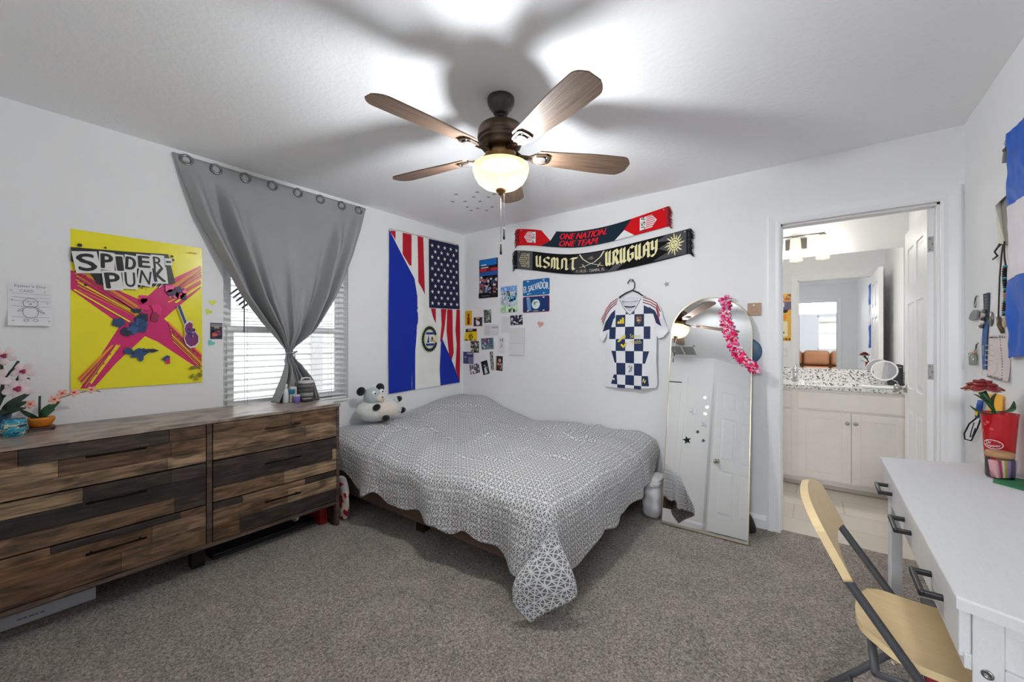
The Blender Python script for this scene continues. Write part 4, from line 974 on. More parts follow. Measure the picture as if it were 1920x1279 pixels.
def crest(a, x, w, y0, y1, bg, fg, st, flip):
    # badge on its side: shield outline, stripes and the letters USA reading downward (or upward)
    s = -1 if flip else 1
    a.poly([(x+s*w*.5, y1), (x+s*w*.5, y0), (x-s*w*.22, y0+.02), (x-s*w*.5, (y0+y1)/2), (x-s*w*.22, y1-.02)][::(1 if s > 0 else -1)], fg)
    for i in range(6):
        yy = y0+(y1-y0)*(.13+.148*i); a.rect(*(sorted((x-s*w*.40, x+s*w*.12))[0], yy, sorted((x-s*w*.40, x+s*w*.12))[1], yy+(y1-y0)*.055), st)
F1 = scarfmap(S1T, S1B, .01); RDS = P('#b70c15'); NVS = P('#142430'); WS = hx('#dcdcdc', 1.2)
sc1 = thing('scarf', 'red, navy and white supporter scarf reading ONE NATION, ONE TEAM, upper of the two', 'scarf', (1.48, -.006, 2.1))
a = Art(); a.rect(.772, 0, 2.19, 1, NVS)
a.poly([(.772, 0), (1.03, 0), (1.138, .38), (1.03, 1), (.772, 1)], RDS); a.poly([(1.034, 1), (1.200, 1), (1.138, .38)], WS)
a.poly([(1.91, 1), (2.19, 1), (2.19, 0), (1.93, 0), (1.845, .48)], RDS); a.poly([(1.765, 0), (1.935, 0), (1.848, .48)], WS)
def letters_vert(a, x, flip, col):
    # USA turned a quarter turn
    for i, ch in enumerate('USA'):
        yv = (.78, .5, .22)[i] if not flip else (.22, .5, .78)[i]
        vs, fs, gw, gh = glyphs(ch); r = (-1 if not flip else 1)
        sx, sy = .034/gh, .22/gw
        a.put([(x-r*b*sx, yv+r*t*sy) for t, b in vs], fs, col); a.n -= 1
    a.n += 1
for x, fl_ in ((.905, False), (2.045, True)):
    crest(a, x, .135, .16, .86, RDS, hx('#e9e4e4', 1.1), RDS, fl_); letters_vert(a, x+(.038 if not fl_ else -.040), fl_, NVS)
def slant(a, t, x0, x1, y0, y1, col, sh=.02):
    vs, fs, gw, gh = glyphs(t)
    for o in (-.0025, .0025):
        a.put([((x0+x1)/2+vx/gw*(x1-x0)+sh*(vy/gh)+o, (y0+y1)/2+vy/gh*(y1-y0)) for vx, vy in vs], fs, col)
slant(a, 'ONE NATION.', 1.245, 1.70, .50, .88, P('#e01828')); slant(a, 'ONE TEAM.', 1.24, 1.63, .06, .42, P('#e01828'))
mb = MB(); a.emit(mb, F1, .0008, .0003, sub=.06); mb.grid(60, 4, lambda u, v: F1(.772+1.418*u, v, -.002), NVS); mb.build('knitted_panel', CLOTH, sc1)
for x, s in ((.776, -1), (2.186, 1)):
    mb = MB(); fringe(mb, F1, x, s, P('#8a1020')); mb.build('fringe', CLOTH, sc1)
for x in (.80, 2.165):
    mb = MB(); mb.ell(F1(x, .9, .004), .005, hx('#dedede'), seg=10, rings=6); mb.build('push_pin', PLAST, sc1)
F2 = scarfmap(S2T, S2B, .01); BKS = P('#0e0e10'); GRS = P('#48484c'); GOLD = P('#d5c79a')
sc2 = thing('scarf', 'black and gold supporter scarf with crossed sabres and a sun, lower of the two', 'scarf', (1.54, -.006, 1.85))
a = Art(); a.rect(.745, 0, 2.345, 1, BKS)
a.rect(.752, .02, .935, .98, GRS); a.poly([(1.40, 0), (1.30, .35), (1.42, .95), (1.70, .95), (1.66, .3), (1.74, 0)], P('#2e2e31')); a.poly([(1.70, .02), (1.78, .02), (1.86, .3), (1.78, .3)], GRS)
a.poly([(2.33, .02), (2.33, .98), (2.18, .98), (2.10, .80), (2.22, .70), (2.12, .50), (2.2, .3), (2.08, .05)], GRS)
crest(a, .835, .13, .12, .88, GRS, P('#8f8a70'), GRS, False); letters_vert(a, .872, False, hx('#3c3c40')) 
GL_ = {'U': [[(.0, .95), (.12, 1.), (.16, .15), (.42, .0), (.62, .12)], [(.60, 1), (.66, .95), (.66, .12), (.85, .0), (.95, .08)]],
 'S': [[(.9, .88), (.55, 1), (.12, .82), (.15, .60), (.82, .42), (.85, .18), (.45, 0), (.05, .12)]],
 'M': [[(0, .0), (.1, .1), (.1, .95), (.3, 1), (.42, .85), (.42, 0)], [(.42, .85), (.62, 1), (.75, .85), (.75, .05), (.95, .0)]],
 'N': [[(.02, .0), (.15, .1), (.15, .95), (.5, 1), (.72, .85), (.72, .05), (.95, .0)]],
 'T': [[(.0, .9), (.25, 1.), (1.05, 1.02)], [(.48, .98), (.45, .15), (.62, .0), (.85, .1)]],
 'R': [[(.15, .0), (.15, .95)], [(.0, .92), (.5, 1), (.8, .82), (.75, .6), (.25, .48)], [(.45, .5), (.75, .1), (.95, .0)]],
 'G': [[(.9, .88), (.5, 1), (.12, .8), (.12, .2), (.45, 0), (.8, .12), (.8, .48), (.5, .5)]],
 'A': [[(.05, .05), (.18, .15), (.18, .85), (.5, 1), (.8, .85), (.8, .1), (.95, .0)], [(.2, .48), (.8, .5)]],
 'Y': [[(.05, .98), (.18, .9), (.18, .5), (.45, .42), (.72, .55)], [(.75, 1), (.78, .9), (.75, .25), (.45, -.02), (.1, .05)]]}
def goth(a, word, x0, x1, y0, y1, col):
    n = sum(1.25 if c == 'M' else 1 for c in word); w = (x1-x0)/n; x = x0
    for c in word:
        cw = w*(1.25 if c == 'M' else 1)
        for p in GL_[c]:
            q = [(x+k[0]*cw*.86, y0+k[1]*(y1-y0)) for k in p]
            for s, e in zip(q, q[1:]):
                dx, dy = .0105, .085
                p4 = [(s[0]-dx, s[1]-dy*.5), (s[0]+dx, s[1]+dy*.5), (e[0]+dx, e[1]+dy*.5), (e[0]-dx, e[1]-dy*.5)]
                ar = sum(p4[i][0]*p4[(i+1) % 4][1]-p4[(i+1) % 4][0]*p4[i][1] for i in range(4))
                if abs(ar) > 1e-7: a.poly(p4 if ar > 0 else p4[::-1], col); a.n -= 1
        x += cw
    a.n += 1
goth(a, 'USMNT', .975, 1.425, .22, .78, GOLD); goth(a, 'URUGUAY', 1.685, 2.13, .28, .88, GOLD)
for s in (-1, 1):
    cxx = 1.555
    a.line([(cxx+s*.115, .95), (cxx+s*.085, .72), (cxx+s*.03, .52), (cxx-s*.04, .40), (cxx-s*.075, .36)], .013, hx('#d8d2bd', 1.2)); a.line([(cxx-s*.06, .28), (cxx-s*.085, .46)], .012, hx('#c9bd94')); a.line([(cxx-s*.075, .36), (cxx-s*.115, .30)], .016, hx('#c9bd94'))
a.text('-15-', 1.55, .72, .13, hx('#d0c9b0'), w=.055); a.text('11.18.25 - TAMPA, FL', 1.545, .13, .15, hx('#d9d4c2'), w=.27)
cx, cy = 2.245, .52
for i in range(16):
    t = 2*PI*i/16; r = .062 if i % 2 else .075
    pts = [(cx+.030*math.cos(t-.16), cy+.20*math.sin(t-.16)), (cx+r*.8*math.cos(t-.03), cy+r*.8*6.4*math.sin(t-.03)), (cx+r*math.cos(t+.10), cy+r*6.4*math.sin(t+.10)), (cx+.030*math.cos(t+.16), cy+.20*math.sin(t+.16))]
    a.poly(pts, GOLD); a.n -= 1
a.n += 1; a.circ(cx, cy, .037, GOLD, 22, .24); a.circ(cx, cy, .031, P('#4a4430'), 22, .20); a.circ(cx, cy, .027, GOLD, 22, .175)
for s in (-1, 1): a.circ(cx+s*.010, cy+.05, .004, BKS, 8, .025)
a.line([(cx, cy+.03), (cx-.003, cy-.05), (cx+.004, cy-.06)], .003, BKS); a.line([(cx-.009, cy-.10), (cx+.009, cy-.10)], .02, BKS)
mb = MB(); a.emit(mb, F2, .0008, .0003, sub=.06); mb.grid(60, 4, lambda u, v: F2(.745+1.6*u, v, -.002), BKS); mb.build('knitted_panel', CLOTH, sc2)
for x, s in ((.749, -1), (2.341, 1)):
    mb = MB(); fringe(mb, F2, x, s, hx('#17171a')); mb.build('fringe', CLOTH, sc2)
for x in (.775, 2.32):
    mb = MB(); mb.ell(F2(x, .92, .004), .005, hx('#dedede'), seg=10, rings=6); mb.build('push_pin', PLAST, sc2)

# ================================================================ prints pinned up on the back wall
def img(cols, n=40, rmin=.08, rmax=.25, seed=1, extra=None):
    def d(a, w, h):
        a.blobs(-w/2, -h/2, w/2, h/2, cols, n, rmin*min(w, h), rmax*min(w, h), seed)
        if extra: extra(a, w, h)
    return d
def pin(name, label, cat, x, z, w, h, base, d=None, rot=0., m=None, border=None, curl=0.):
    def draw(a):
        if border: a.rect(-w/2, -h/2, w/2, h/2, border); a.rect(-w*.44, -h*.44, w*.44, h*.44, base)
        if d: d(a, w*(.88 if border else 1), h*(.88 if border else 1))
    return sheet(name, label, cat, on_B(x, z, rot), w, h, base, draw, m or GLOSS, curl=curl)
c_ = lambda *s: [P(q) for q in s]
def match(a, w, h):
    a.rect(-w*.47, h*.33, w*.44, h*.49, P('#0f63ad')); a.rect(-w*.4, h*.34, -w*.1, h*.37, hx('#e5e5e5')); a.rect(-w*.42, h*.27, 0, h*.30, hx('#d5d5d5'))
    a.rect(-w*.48, h*.18, w*.48, h*.26, P('#a32434')); a.rect(-w*.1, h*.19, w*.16, h*.27, P('#6a1420'))
    a.rect(-w*.48, h*.07, w*.48, h*.17, P('#1d4f94'))
    a.blobs(-w*.48, -h*.38, w*.48, h*.07, c_('#16161e', '#6f6f72', '#b9b9ba', '#2a2a3a', '#3f4a46', '#9a4048', '#1d3f7a', '#e2e2e4'), 90, w*.03, w*.10, 4)
    a.blobs(-w*.46, -h*.36, -w*.08, -h*.02, c_('#c99a9a', '#a83f48', '#e0d8d8', '#2f2f6a'), 22, w*.04, w*.10, 6); a.blobs(-w*.2, -h*.36, .15*w, -h*.2, c_('#2a5fae', '#d0e4f2', '#1d2f6a'), 12, w*.03, w*.09, 9)
    a.rect(-w/2, -h/2, w/2, -h*.38, hx('#141416')); a.rect(-w*.35, -h*.46, w*.1, -h*.44, hx('#6a6a6a'))
pin('match_poster', 'tall match poster with a blue top and a crowd, uppermost print near the corner', 'poster', .373, 1.927, .254, .406, hx('#121216'), match)
def mcb(a, w, h):
    a.rect(-w/2, h*.28, w/2, h/2, hx('#cfd9e2', 1.1)); a.text('MCBRIDE', 0, h*.37, h*.19, P('#1f78c4'), w=w*.97, bold=.002)
    a.blobs(-w/2, -h*.2, w*.5, h*.25, c_('#b9c0cc', '#7f8a94', '#dfe2e8', '#a89aa8', '#4a5a5a', '#8fb6dc'), 50, w*.04, w*.12, 2)
    a.blobs(0, -h*.15, w*.45, h*.15, c_('#6fb2de', '#a4d2f0', '#2f6fb0'), 14, w*.06, w*.15, 3); a.blobs(-w*.1, -.3*h, w*.12, h*.28, c_('#22304f', '#3a4a3a', '#7a8a2a', '#151a28'), 14, w*.03, w*.08, 5)
    a.rect(-w/2, -h/2, w/2, -h*.28, P('#a9ccb8')); a.blobs(-w/2, -h/2, w/2, -h*.22, c_('#b4cfa4', '#c4ddd2', '#8fae7a'), 24, w*.05, w*.15, 7)
pin('player_poster', 'pale blue player poster over grass, left of the license plates', 'poster', .644, 1.694, .207, .27, hx('#c9d5de'), mcb)
def plate(name, label, x, z, base, rim, d):
    w, h = .304, .153; r = .014
    pts = []
    for cx, cy, a0 in ((w/2-r, h/2-r, 0), (-w/2+r, h/2-r, PI/2), (-w/2+r, -h/2+r, PI), (w/2-r, -h/2+r, 1.5*PI)):
        pts += [(cx+r*math.cos(a0+PI/2*i/5), cy+r*math.sin(a0+PI/2*i/5)) for i in range(6)]
    def draw(a):
        k = .965; a.poly([(p[0]*k, p[1]*(k-.03)) for p in pts], base); d(a)
        for sx in (-1, 1):
            for sy in (-1, 1): a.circ(sx*.09, sy*.061, .012, hx('#d9e9f4', 1.2), 14, .0055)
    return sheet(name, label, 'license plate', on_B(x, z, 0, .003), w, h, rim, draw, GLOSS, t=.0022, outline=pts)
def elsal(a):
    vs, fs, gw, gh = glyphs('EL SALVADOR')
    wave = lambda u: .014*math.sin(u*16+.6)
    for o in (-.0018, .0018): a.put([(vx/gw*.285+o, vy/gh*.062*(1+.1*math.sin(vx/gw*6))+wave(vx/gw*.285)) for vx, vy in vs], fs, hx('#dfe3e4', 1.2))
    a.line([(-.085, -.035), (-.07, -.055), (-.05, -.06)], .008, P('#5fa4cc'))
plate('license_plate', 'blue license plate reading EL SALVADOR, upper of the two plates', .971, 1.785, P('#125a96'), P('#1d4f7e'), elsal)
def crestplate(a):
    a.poly([(-.11, .06), (-.065, .06), (-.05, -.06), (-.095, -.06)], P('#5a7fa8')); a.circ(0, 0, .047, P('#a9c4c4'), 26); a.circ(0, 0, .040, P('#c3d3cc'), 26)
    a.blobs(-.024, -.022, .022, .024, c_('#4f6a5a', '#3a4a4a', '#8fa89a', '#dfe6e2'), 14, .006, .013, 3); a.rect(-.03, -.067, .03, -.06, hx('#b9c4cc'))
plate('license_plate', 'navy license plate with a round white crest and red rim, lower of the two plates', .971, 1.623, P('#12295e'), P('#8a3438'), crestplate)
pin('photo_print', 'dark group photo just below the license plates', 'photo', .737, 1.478, .15, .098, hx('#1e1a2c'), img(c_('#17152a', '#4a4458', '#b9b4c0', '#6a5a68', '#2a2a44', '#dcd8e0'), 40, .06, .2, 3), .03)
heart('folded_heart', 'red and white folded paper heart right of the dark group photo', 0, 0, .075, P('#b9908a'), f=on_B(1.02, 1.43, -.2))
pin('photo_print', 'yellow portrait print with a small dark figure, nearest the corner', 'photo', .089, 1.52, .10, .158, P('#c29a14'), lambda a, w, h: (a.poly([(-w*.16, -h*.4), (w*.14, -h*.4), (w*.2, -h*.05), (w*.12, h*.12), (-w*.12, h*.12), (-w*.2, -h*.05)], P('#8a2a1c')), a.circ(0, h*.22, w*.14, P('#4a2416'), 14), a.rect(-w*.12, -h*.42, w*.12, -h*.28, hx('#2a1a14'))))
pin('photo_print', 'framed-border photo with a white animal shape on a dark middle', 'photo', .226, 1.477, .132, .10, hx('#2c2440'), lambda a, w, h: (a.circ(0, -h*.16, w*.24, hx('#e9e7ea'), 18, h*.26), a.circ(-w*.16, h*.14, w*.12, hx('#cfcad6'), 12, h*.12), a.rect(-w*.2, h*.34, w*.2, h*.5, P('#b5a040'))), border=P('#9a8a84'))
pin('photo_print', 'grey-green cut photo of figures above the typed note', 'photo', .36, 1.53, .10, .138, hx('#5a625c'), img(c_('#3a423e', '#7f8a84', '#262c2a', '#9aa49c', '#4a5a54'), 34, .08, .22, 8), .03)
def typed(a, w, h):
    for i in range(9): a.rect(-w*.44, h*.38-i*h*.095, -w*.06, h*.395-i*h*.095, hx('#9a9a9c'))
    for i in range(4): a.rect(w*.04, h*.30-i*h*.05, w*.44, h*.315-i*h*.05, hx('#9a9a9c'))
    a.line([(w*.04, -h*.2), (w*.2, -h*.05), (w*.35, -h*.15)], .0015, hx('#8a8a8c')); a.line([(w*.1, -h*.3), (w*.3, -h*.4), (w*.42, -h*.25)], .0015, hx('#8a8a8c'))
pin('note', 'white sheet of faint typed text below the grey-green photo', 'paper', .412, 1.385, .207, .122, hx('#d5d5d8', 1.15), typed, -.02, PAPER)
def tee(a, w, h):
    a.poly([(-w*.34, h*.5), (w*.42, h*.5), (w*.44, h*.28), (-w*.38, h*.22)], hx('#15151a')); a.rect(-w*.2, h*.34, w*.15, h*.46, hx('#b9bcc8')); a.text('85', w*.02, -h*.15, h*.36, P('#3a1424'), w=w*.30, bold=.002)
    a.rect(-w*.10, h*.1, w*.12, h*.14, P('#5a4a14')); a.poly([(-w*.5, -h*.5), (-w*.3, -h*.38), (-.12*w, -h*.5)], hx('#2a2a20')); a.poly([(0, -h*.34), (w*.16, -h*.5), (-w*.1, -h*.5)], hx('#2a2a20')); a.poly([(w*.46, -h*.5), (w*.3, -h*.4), (w*.25, -h*.5)], hx('#2a2a20'))
sheet('cutout_shirt', 'yellow and black cut-out shirt card numbered 85 beside the corner', 'card', on_B(.120, 1.34), .20, .126, P('#d2b410'), lambda a: tee(a, .20, .126), GLOSS, outline=[(-.07, .063), (.09, .063), (.095, -.063), (-.10, -.063)])
pin('photo_print', 'small dark photo under the yellow shirt card', 'photo', .18, 1.208, .122, .126, hx('#3a3c34'), img(c_('#15151a', '#8a8c84', '#c4c8c8', '#5a5a3a', '#2a3040', '#a8a890'), 34, .07, .2, 12))
pin('photo_print', 'landscape photo in teal and magenta with a white band below', 'photo', .357, 1.243, .18, .128, hx('#4f6a78'), lambda a, w, h: (a.blobs(-w*.5, -h*.3, w*.5, h*.5, c_('#3f6f88', '#6a2a5a', '#2a3a5a', '#8a9a94', '#a04a6a', '#1f5a7a'), 40, w*.04, w*.12, 5), a.line([(-w*.42, -h*.08), (-w*.18, -h*.42)], .012, hx('#e9e9ea')), a.rect(-w*.1, -h*.46, w*.46, -h*.34, hx('#7a8a84'))), .06, border=P('#9fae9e'))
pin('paper_sheet', 'plain white paper right of the typed note', 'paper', .598, 1.435, .105, .165, hx('#d9d9da', 1.1), None, -.02, PAPER)
def signd(a, w, h):
    rg = random.Random(2)
    for k in range(6):
        x, y = rg.uniform(-w*.3, w*.2), rg.uniform(-h*.4, h*.4)
        a.line([(x+rg.uniform(-w*.2, w*.2), y+rg.uniform(-h*.1, h*.1)) for _ in range(5)], .003, hx('#4a4a4c'))
pin('signed_paper', 'narrow white paper with black scribbled signatures', 'paper', .545, 1.228, .078, .165, hx('#d5d5d8', 1.15), signd, 0, PAPER)
def navy(a, w, h):
    a.rect(-w*.1, h*.3, w*.42, h*.42, hx('#aab4cc')); a.rect(-w*.4, 0, -w*.15, h*.12, hx('#8a96b4')); a.rect(.02*w, -h*.44, w*.44, h*.05, hx('#8f9bb8'))
    for i in range(5): a.rect(w*.05, -h*.40+i*h*.09, w*.41, -h*.365+i*h*.09, hx('#3a4468'))
    for i in range(4): a.rect(-w*.42, -h*.3+i*h*.07, -w*.1, -h*.275+i*h*.07, hx('#55608a'))
pin('navy_card', 'navy blue card with pale print, lowest print at the corner', 'card', .085, 1.088, .152, .13, P('#333c64'), navy)
pin('photo_print', 'greyish mauve photo tilted slightly, bottom row left', 'photo', .178, .972, .142, .105, hx('#6f6670'), img(c_('#2a2830', '#a59aa4', '#d5d0d4', '#5a4a54', '#8a7a84'), 34, .07, .22, 14), .2)
pin('photo_print', 'black photo of a white dress shape, tilted, bottom row middle', 'photo', .328, .991, .09, .145, hx('#121214'), lambda a, w, h: (a.poly([(-w*.15, h*.0), (w*.12, h*.05), (w*.25, -h*.4), (-w*.2, -h*.44)], hx('#d5d8d9')), a.circ(-w*.03, h*.16, w*.12, hx('#b9b0aa'), 12), a.blobs(.05*w, -h*.12, w*.35, h*.1, c_('#6fae9e', '#9ad0c0'), 8, w*.04, w*.1, 3)), .26)
def strip(a, w, h):
    for i in range(5): a.rect(-w*.38, h*.33-i*h*.185, w*.38, h*.46-i*h*.185, hx('#15151a')); a.circ((-1)**i*w*.08, h*.385-i*h*.185, w*.22, hx('#c4b0a8'), 12)
pin('photo_strip', 'narrow photo strip of five frames leaning left, bottom row', 'photo', .421, 1.065, .045, .197, hx('#a8a4a0'), strip, .11)
pin('photo_print', 'warm brown photo of a couple at the right end of the bottom row', 'photo', .517, 1.042, .09, .15, hx('#1f1512'), lambda a, w, h: (a.rect(-w*.5, -h*.5, -w*.36, h*.5, P('#8a7f5a')), a.circ(w*.08, h*.2, w*.2, P('#a88a7a'), 14, h*.13), a.blobs(-w*.3, -h*.4, w*.4, h*.02, c_('#c99a80', '#8a3a24', '#d8b8a4', '#6a2014'), 16, w*.08, w*.2, 5)), -.04)
pin('folded_letter', 'large white letter creased once across, below the dark group photo', 'paper', .746, 1.266, .185, .27, hx('#d6d6d7', 1.12), lambda a, w, h: (a.rect(-w*.5, -h*.075, w*.48, -h*.065, hx('#b5b5b6', 1.2)), a.rect(w*.47, -h*.5, w*.5, h*.5, hx('#c2c2c3', 1.2))), .0, PAPER, curl=.012)
sheet('star_sticker', 'small grey star sticker on the wall above the mirror', 'sticker', on_B(2.184, 1.711), .05, .05, hx('#a5a5a6'), lambda a: None, PAPER, outline=[((.026 if i % 2 == 0 else .011)*math.cos(PI/2+.3+PI*i/5), (.026 if i % 2 == 0 else .011)*math.sin(PI/2+.3+PI*i/5)) for i in range(10)])
mb = MB(); g = on_B(2.769, 1.489)
mb.prism([(-.04, -.042), (.04, -.042), (.04, .042), (-.04, .042)], g, P('#8d7058'), .0005, .012); a = Art(); a.rect(-.018, -.024, .018, .014, P('#866048')); a.rect(-.013, -.019, .013, .010, P('#8f6e56')); a.circ(-.002, .027, .008, P('#e0c8a8'), 12, .0035); a.emit(mb, g, .012)
tag(mb.build('wooden_plaque', PLAST), 'small square brown wooden plaque between the arched mirror and the door trim', 'plaque')

# ================================================================ jersey on a hanger
JC = 1.907
def jmap(u, v, w):
    # u metres from centre line, v height
    body = max(0, 1-(abs(u)/.25)**2.2)
    y = .020+.030*body*(0.45+.55*sstep(1.65, 1.2, v))+.007*math.sin(u*34+v*5)*sstep(1.5, .95, v)+.006*math.sin(u*15-v*7)*sstep(1.55, 1.2, v)
    if abs(u) > .2: y += .012*math.sin(v*40)*sstep(.2, .26, abs(u))
    return Vector((JC+u, -(max(.006, y)+w), v))
js = thing('jersey', 'white and navy checkered soccer jersey hung on the wall between scarf and mirror', 'shirt', (JC, -.02, .887))
JW, JN, JR, JY = hx('#dfe1e8', 1.15), P('#1b2a4c'), P('#7e1a2e'), P('#c9b238')
L_ = [(-.097, 1.634), (-.165, 1.598), (-.215, 1.545), (-.258, 1.435), (-.268, 1.34), (-.272, 1.285), (-.24, 1.262), (-.212, 1.305), (-.196, 1.35), (-.206, 1.21), (-.205, 1.05), (-.214, .93), (-.223, .889), (-.14, .884), (-.07, .888)]
R_ = [(.07, .892), (.14, .898), (.205, .905), (.216, .95), (.21, 1.1), (.212, 1.31), (.225, 1.292), (.262, 1.30), (.296, 1.345), (.28, 1.39), (.255, 1.47), (.232, 1.54), (.205, 1.585), (.15, 1.61), (.097, 1.628)]
a = Art(); a.poly(L_+R_+[(.09, 1.60), (.04, 1.525), (0, 1.485), (-.035, 1.515), (-.09, 1.60)], JW)
# checks
rows_ = [1.508, 1.485, 1.386, 1.287, 1.19, 1.092, .995, .915, .888]
ce = lambda r, z: [-.155+.012*0, -.107, -.037+.0, .036, .103, .152]
for r in range(8):
    zt, zb = rows_[r], rows_[r+1]
    taper = 1-.16*r/7
    xs = [-.185*taper if r < 4 else -.155, -.118*taper-.006, -.038, .037, .110*taper+.006, .170*taper]
    for c in range(5):
        if (r+c) % 2 == 0:
            if r == 0: continue
            x0, x1 = xs[c], xs[c+1]
            if r in (4, 6) and c in (0, 4):
                if c == 0: a.poly([(x0+(.035 if r == 4 else .012)*0+(.0 if r == 4 else .02), zt), (x1, zt), (x1+.004, zb), (x0+(.03 if r == 4 else -.012), zb)][::-1], JN)
                else: a.poly([(x0, zt), (x1, zt), (x1-(.03 if r == 4 else -.008), zb), (x0, zb)][::-1], JN)
            else: a.poly([(x0, zb), (x1, zb), (x1, zt), (x0, zt)], JN)
            a.n -= 1
a.n += 1
a.poly([(-.037, 1.488), (0, 1.487), (.037, 1.488), (.037, 1.517), (.0, 1.489), (-.033, 1.515)], JN); a.poly([(.110, 1.487), (.155, 1.487), (.155, 1.53), (.110, 1.556)], JN)
a.poly([(-.128, 1.465), (-.128, 1.53), (-.165, 1.50), (-.215, 1.43), (-.250, 1.35), (-.165, 1.372), (-.142, 1.45)], JN)
a.poly([(.150, 1.487), (.150, 1.54), (.195, 1.51), (.225, 1.45), (.243, 1.385), (.205, 1.41), (.182, 1.485)], JN)
for k in range(3):
    o = .020*k
    a.line([(-.105-.004*k, 1.622-o), (-.165, 1.588-o), (-.212+.003*k, 1.535-o), (-.252+.006*k, 1.45-o)], .007, JR); a.line([(.103, 1.618-o), (.16, 1.598-o), (.208, 1.565-o), (.235-.002*k, 1.50-o*2)], .007, JR)
for s in (-1, 1): a.line([(s*.088, 1.615), (s*.045, 1.535), (0, 1.487)], .016, hx('#e8e9ee', 1.2)); a.line([(s*.088, 1.61), (s*.045, 1.53), (0, 1.482)], .0045, JN)
for k in range(3): # three slanted bars
    x = -.104+.021*k; h = .016+.015*k; a.poly([(x, 1.412), (x+.016, 1.412), (x+.016-h*.25+.010, 1.412+h), (x-h*.25+.008, 1.412+h+.008)], JY); a.n -= 1
a.n += 1
a.poly([(.048, 1.473), (.102, 1.475), (.102, 1.43), (.076, 1.395), (.048, 1.43)][::-1], P('#2a2226')); a.poly([(.054, 1.467), (.096, 1.468), (.096, 1.432), (.076, 1.405), (.054, 1.432)][::-1], P('#6a5a4a')); a.blobs(.06, 1.418, .09, 1.46, c_('#8a3a34', '#c4a484', '#3a3440'), 10, .005, .011, 4)
a.text('Select', .048, 1.313, .032, P('#b8b070'), w=.085); a.text('Health', .05, 1.265, .032, P('#b8b070'), w=.09)
a.poly([(-.10, 1.268), (-.045, 1.322), (-.03, 1.318), (-.03, 1.298), (-.045, 1.298), (-.085, 1.26)][::-1], P('#b9ad52')); a.poly([(-.075, 1.238), (-.05, 1.212), (-.02, 1.255), (-.03, 1.262), (-.05, 1.235), (-.065, 1.25)], JY)
a.line([(-.012, 1.06), (.0, 1.075), (.005, 1.03), (-.01, 1.02), (.012, 1.05), (.02, 1.07), (.014, 1.025)], .003, hx('#55565e')); a.rect(-.145, .95, -.125, .965, JW)
a.line([(.112, .945), (.118, .975), (.126, .94), (.134, .965)], .004, P('#d0c66a'))
mb = MB(); a.emit(mb, jmap, .0012, .0003, sub=.02); mb.build('front', SATIN, js)
mb = MB(); b_ = Art(); b_.poly([(x*.985, z-.003) for x, z in L_+R_], hx('#d5d7de', 1.1)); b_.emit(mb, lambda u, v, w: Vector((JC+u, -.0045-.001*w, v)), 0, 0, sub=.05); mb.build('back', SATIN, js)
mb = MB(); mb.tube([(JC-.085, -.022, 1.612), (JC-.05, -.012, 1.60), (JC, -.010, 1.596), (JC+.05, -.012, 1.60), (JC+.085, -.022, 1.61)], .006, hx('#e4e5e9', 1.1), 8); mb.build('back_collar', SATIN, js)
hg = thing('clothes_hanger', 'black plastic clothes hanger holding the checkered jersey', 'hanger', (JC, -.02, 1.57))
mb = MB(); mb.tube([(JC-.185, -.016, 1.572), (JC-.10, -.017, 1.632), (JC-.04, -.018, 1.665), (JC+.012, -.018, 1.682), (JC+.06, -.018, 1.660), (JC+.10, -.017, 1.628), (JC+.18, -.016, 1.58)], .006, hx('#1a1a1c'), 8)
mb.tube([(JC-.18, -.015, 1.572), (JC, -.014, 1.548), (JC+.178, -.015, 1.578)], .004, hx('#1a1a1c'), 8); mb.build('frame', PLAST, hg)
mb = MB(); mb.tube([(JC+.012, -.018, 1.68), (JC+.028, -.018, 1.70), (JC+.03, -.018, 1.735), (JC+.015, -.018, 1.768), (JC-.006, -.018, 1.772), (JC-.022, -.018, 1.755), (JC-.026, -.018, 1.74)], .004, hx('#1a1a1c'), 8); mb.build('hook', PLAST, hg)
mb = MB(); mb.lathe([(.004, 0), (.004, .022), (.008, .024), (.008, .03), (.001, .031)], hx('#c9c9c9'), 12, M=Matrix.Translation((JC+.004, 0, 1.763)) @ Matrix.Rotation(PI/2, 4, 'X')); tag(mb.build('wall_hook', METAL), 'small wall hook holding up the black hanger', 'hook')

# ================================================================ arched mirror leaning on the back wall
al, be = math.radians(1.5), math.radians(11.5)
MO = Vector((2.510, -.340, .006))
MU = Vector((math.cos(al), math.sin(al), 0)); MN = Vector((math.sin(al)*math.cos(be), -math.cos(al)*math.cos(be), math.sin(be))); MV = MN.cross(MU); 
MV = MV if MV.z > 0 else -MV
mf = frame_map(MO, MU, MV, MN)
mr_ = thing('floor_mirror', 'tall arched mirror with a thin gold frame leaning on the back wall', 'mirror', MO)
MW2, MHT = .263, 1.612
def arch(r, zb, n=40):
    zc = MHT-MW2
    return [(-r, zb), (r, zb)]+[(r*math.cos(PI*i/n), zc+r*math.sin(PI*i/n)) for i in range(n+1)]
out, inn = arch(MW2, 0), arch(MW2-.0042, .0045)
mb = MB(); n = len(out)
vs = [mf(u, v, -.016) for u, v in out]+[mf(u, v, .004) for u, v in out]+[mf(u, v, .004) for u, v in inn]+[mf(u, v, -.002) for u, v in inn]
fs = []
for q in range(3): fs += [(q*n+i, q*n+(i+1) % n, (q+1)*n+(i+1) % n, (q+1)*n+i) for i in range(n)]
fs.append(tuple(range(n))[::-1]); mb.add(vs, fs, hx('#b9ad8c')); mb.build('frame', METAL, mr_)
mb = MB(); mb.add([mf(u, v, 0) for u, v in inn], [tuple(range(n))], (1, 1, 1, 1)); mb.build('glass', MIRROR, mr_)
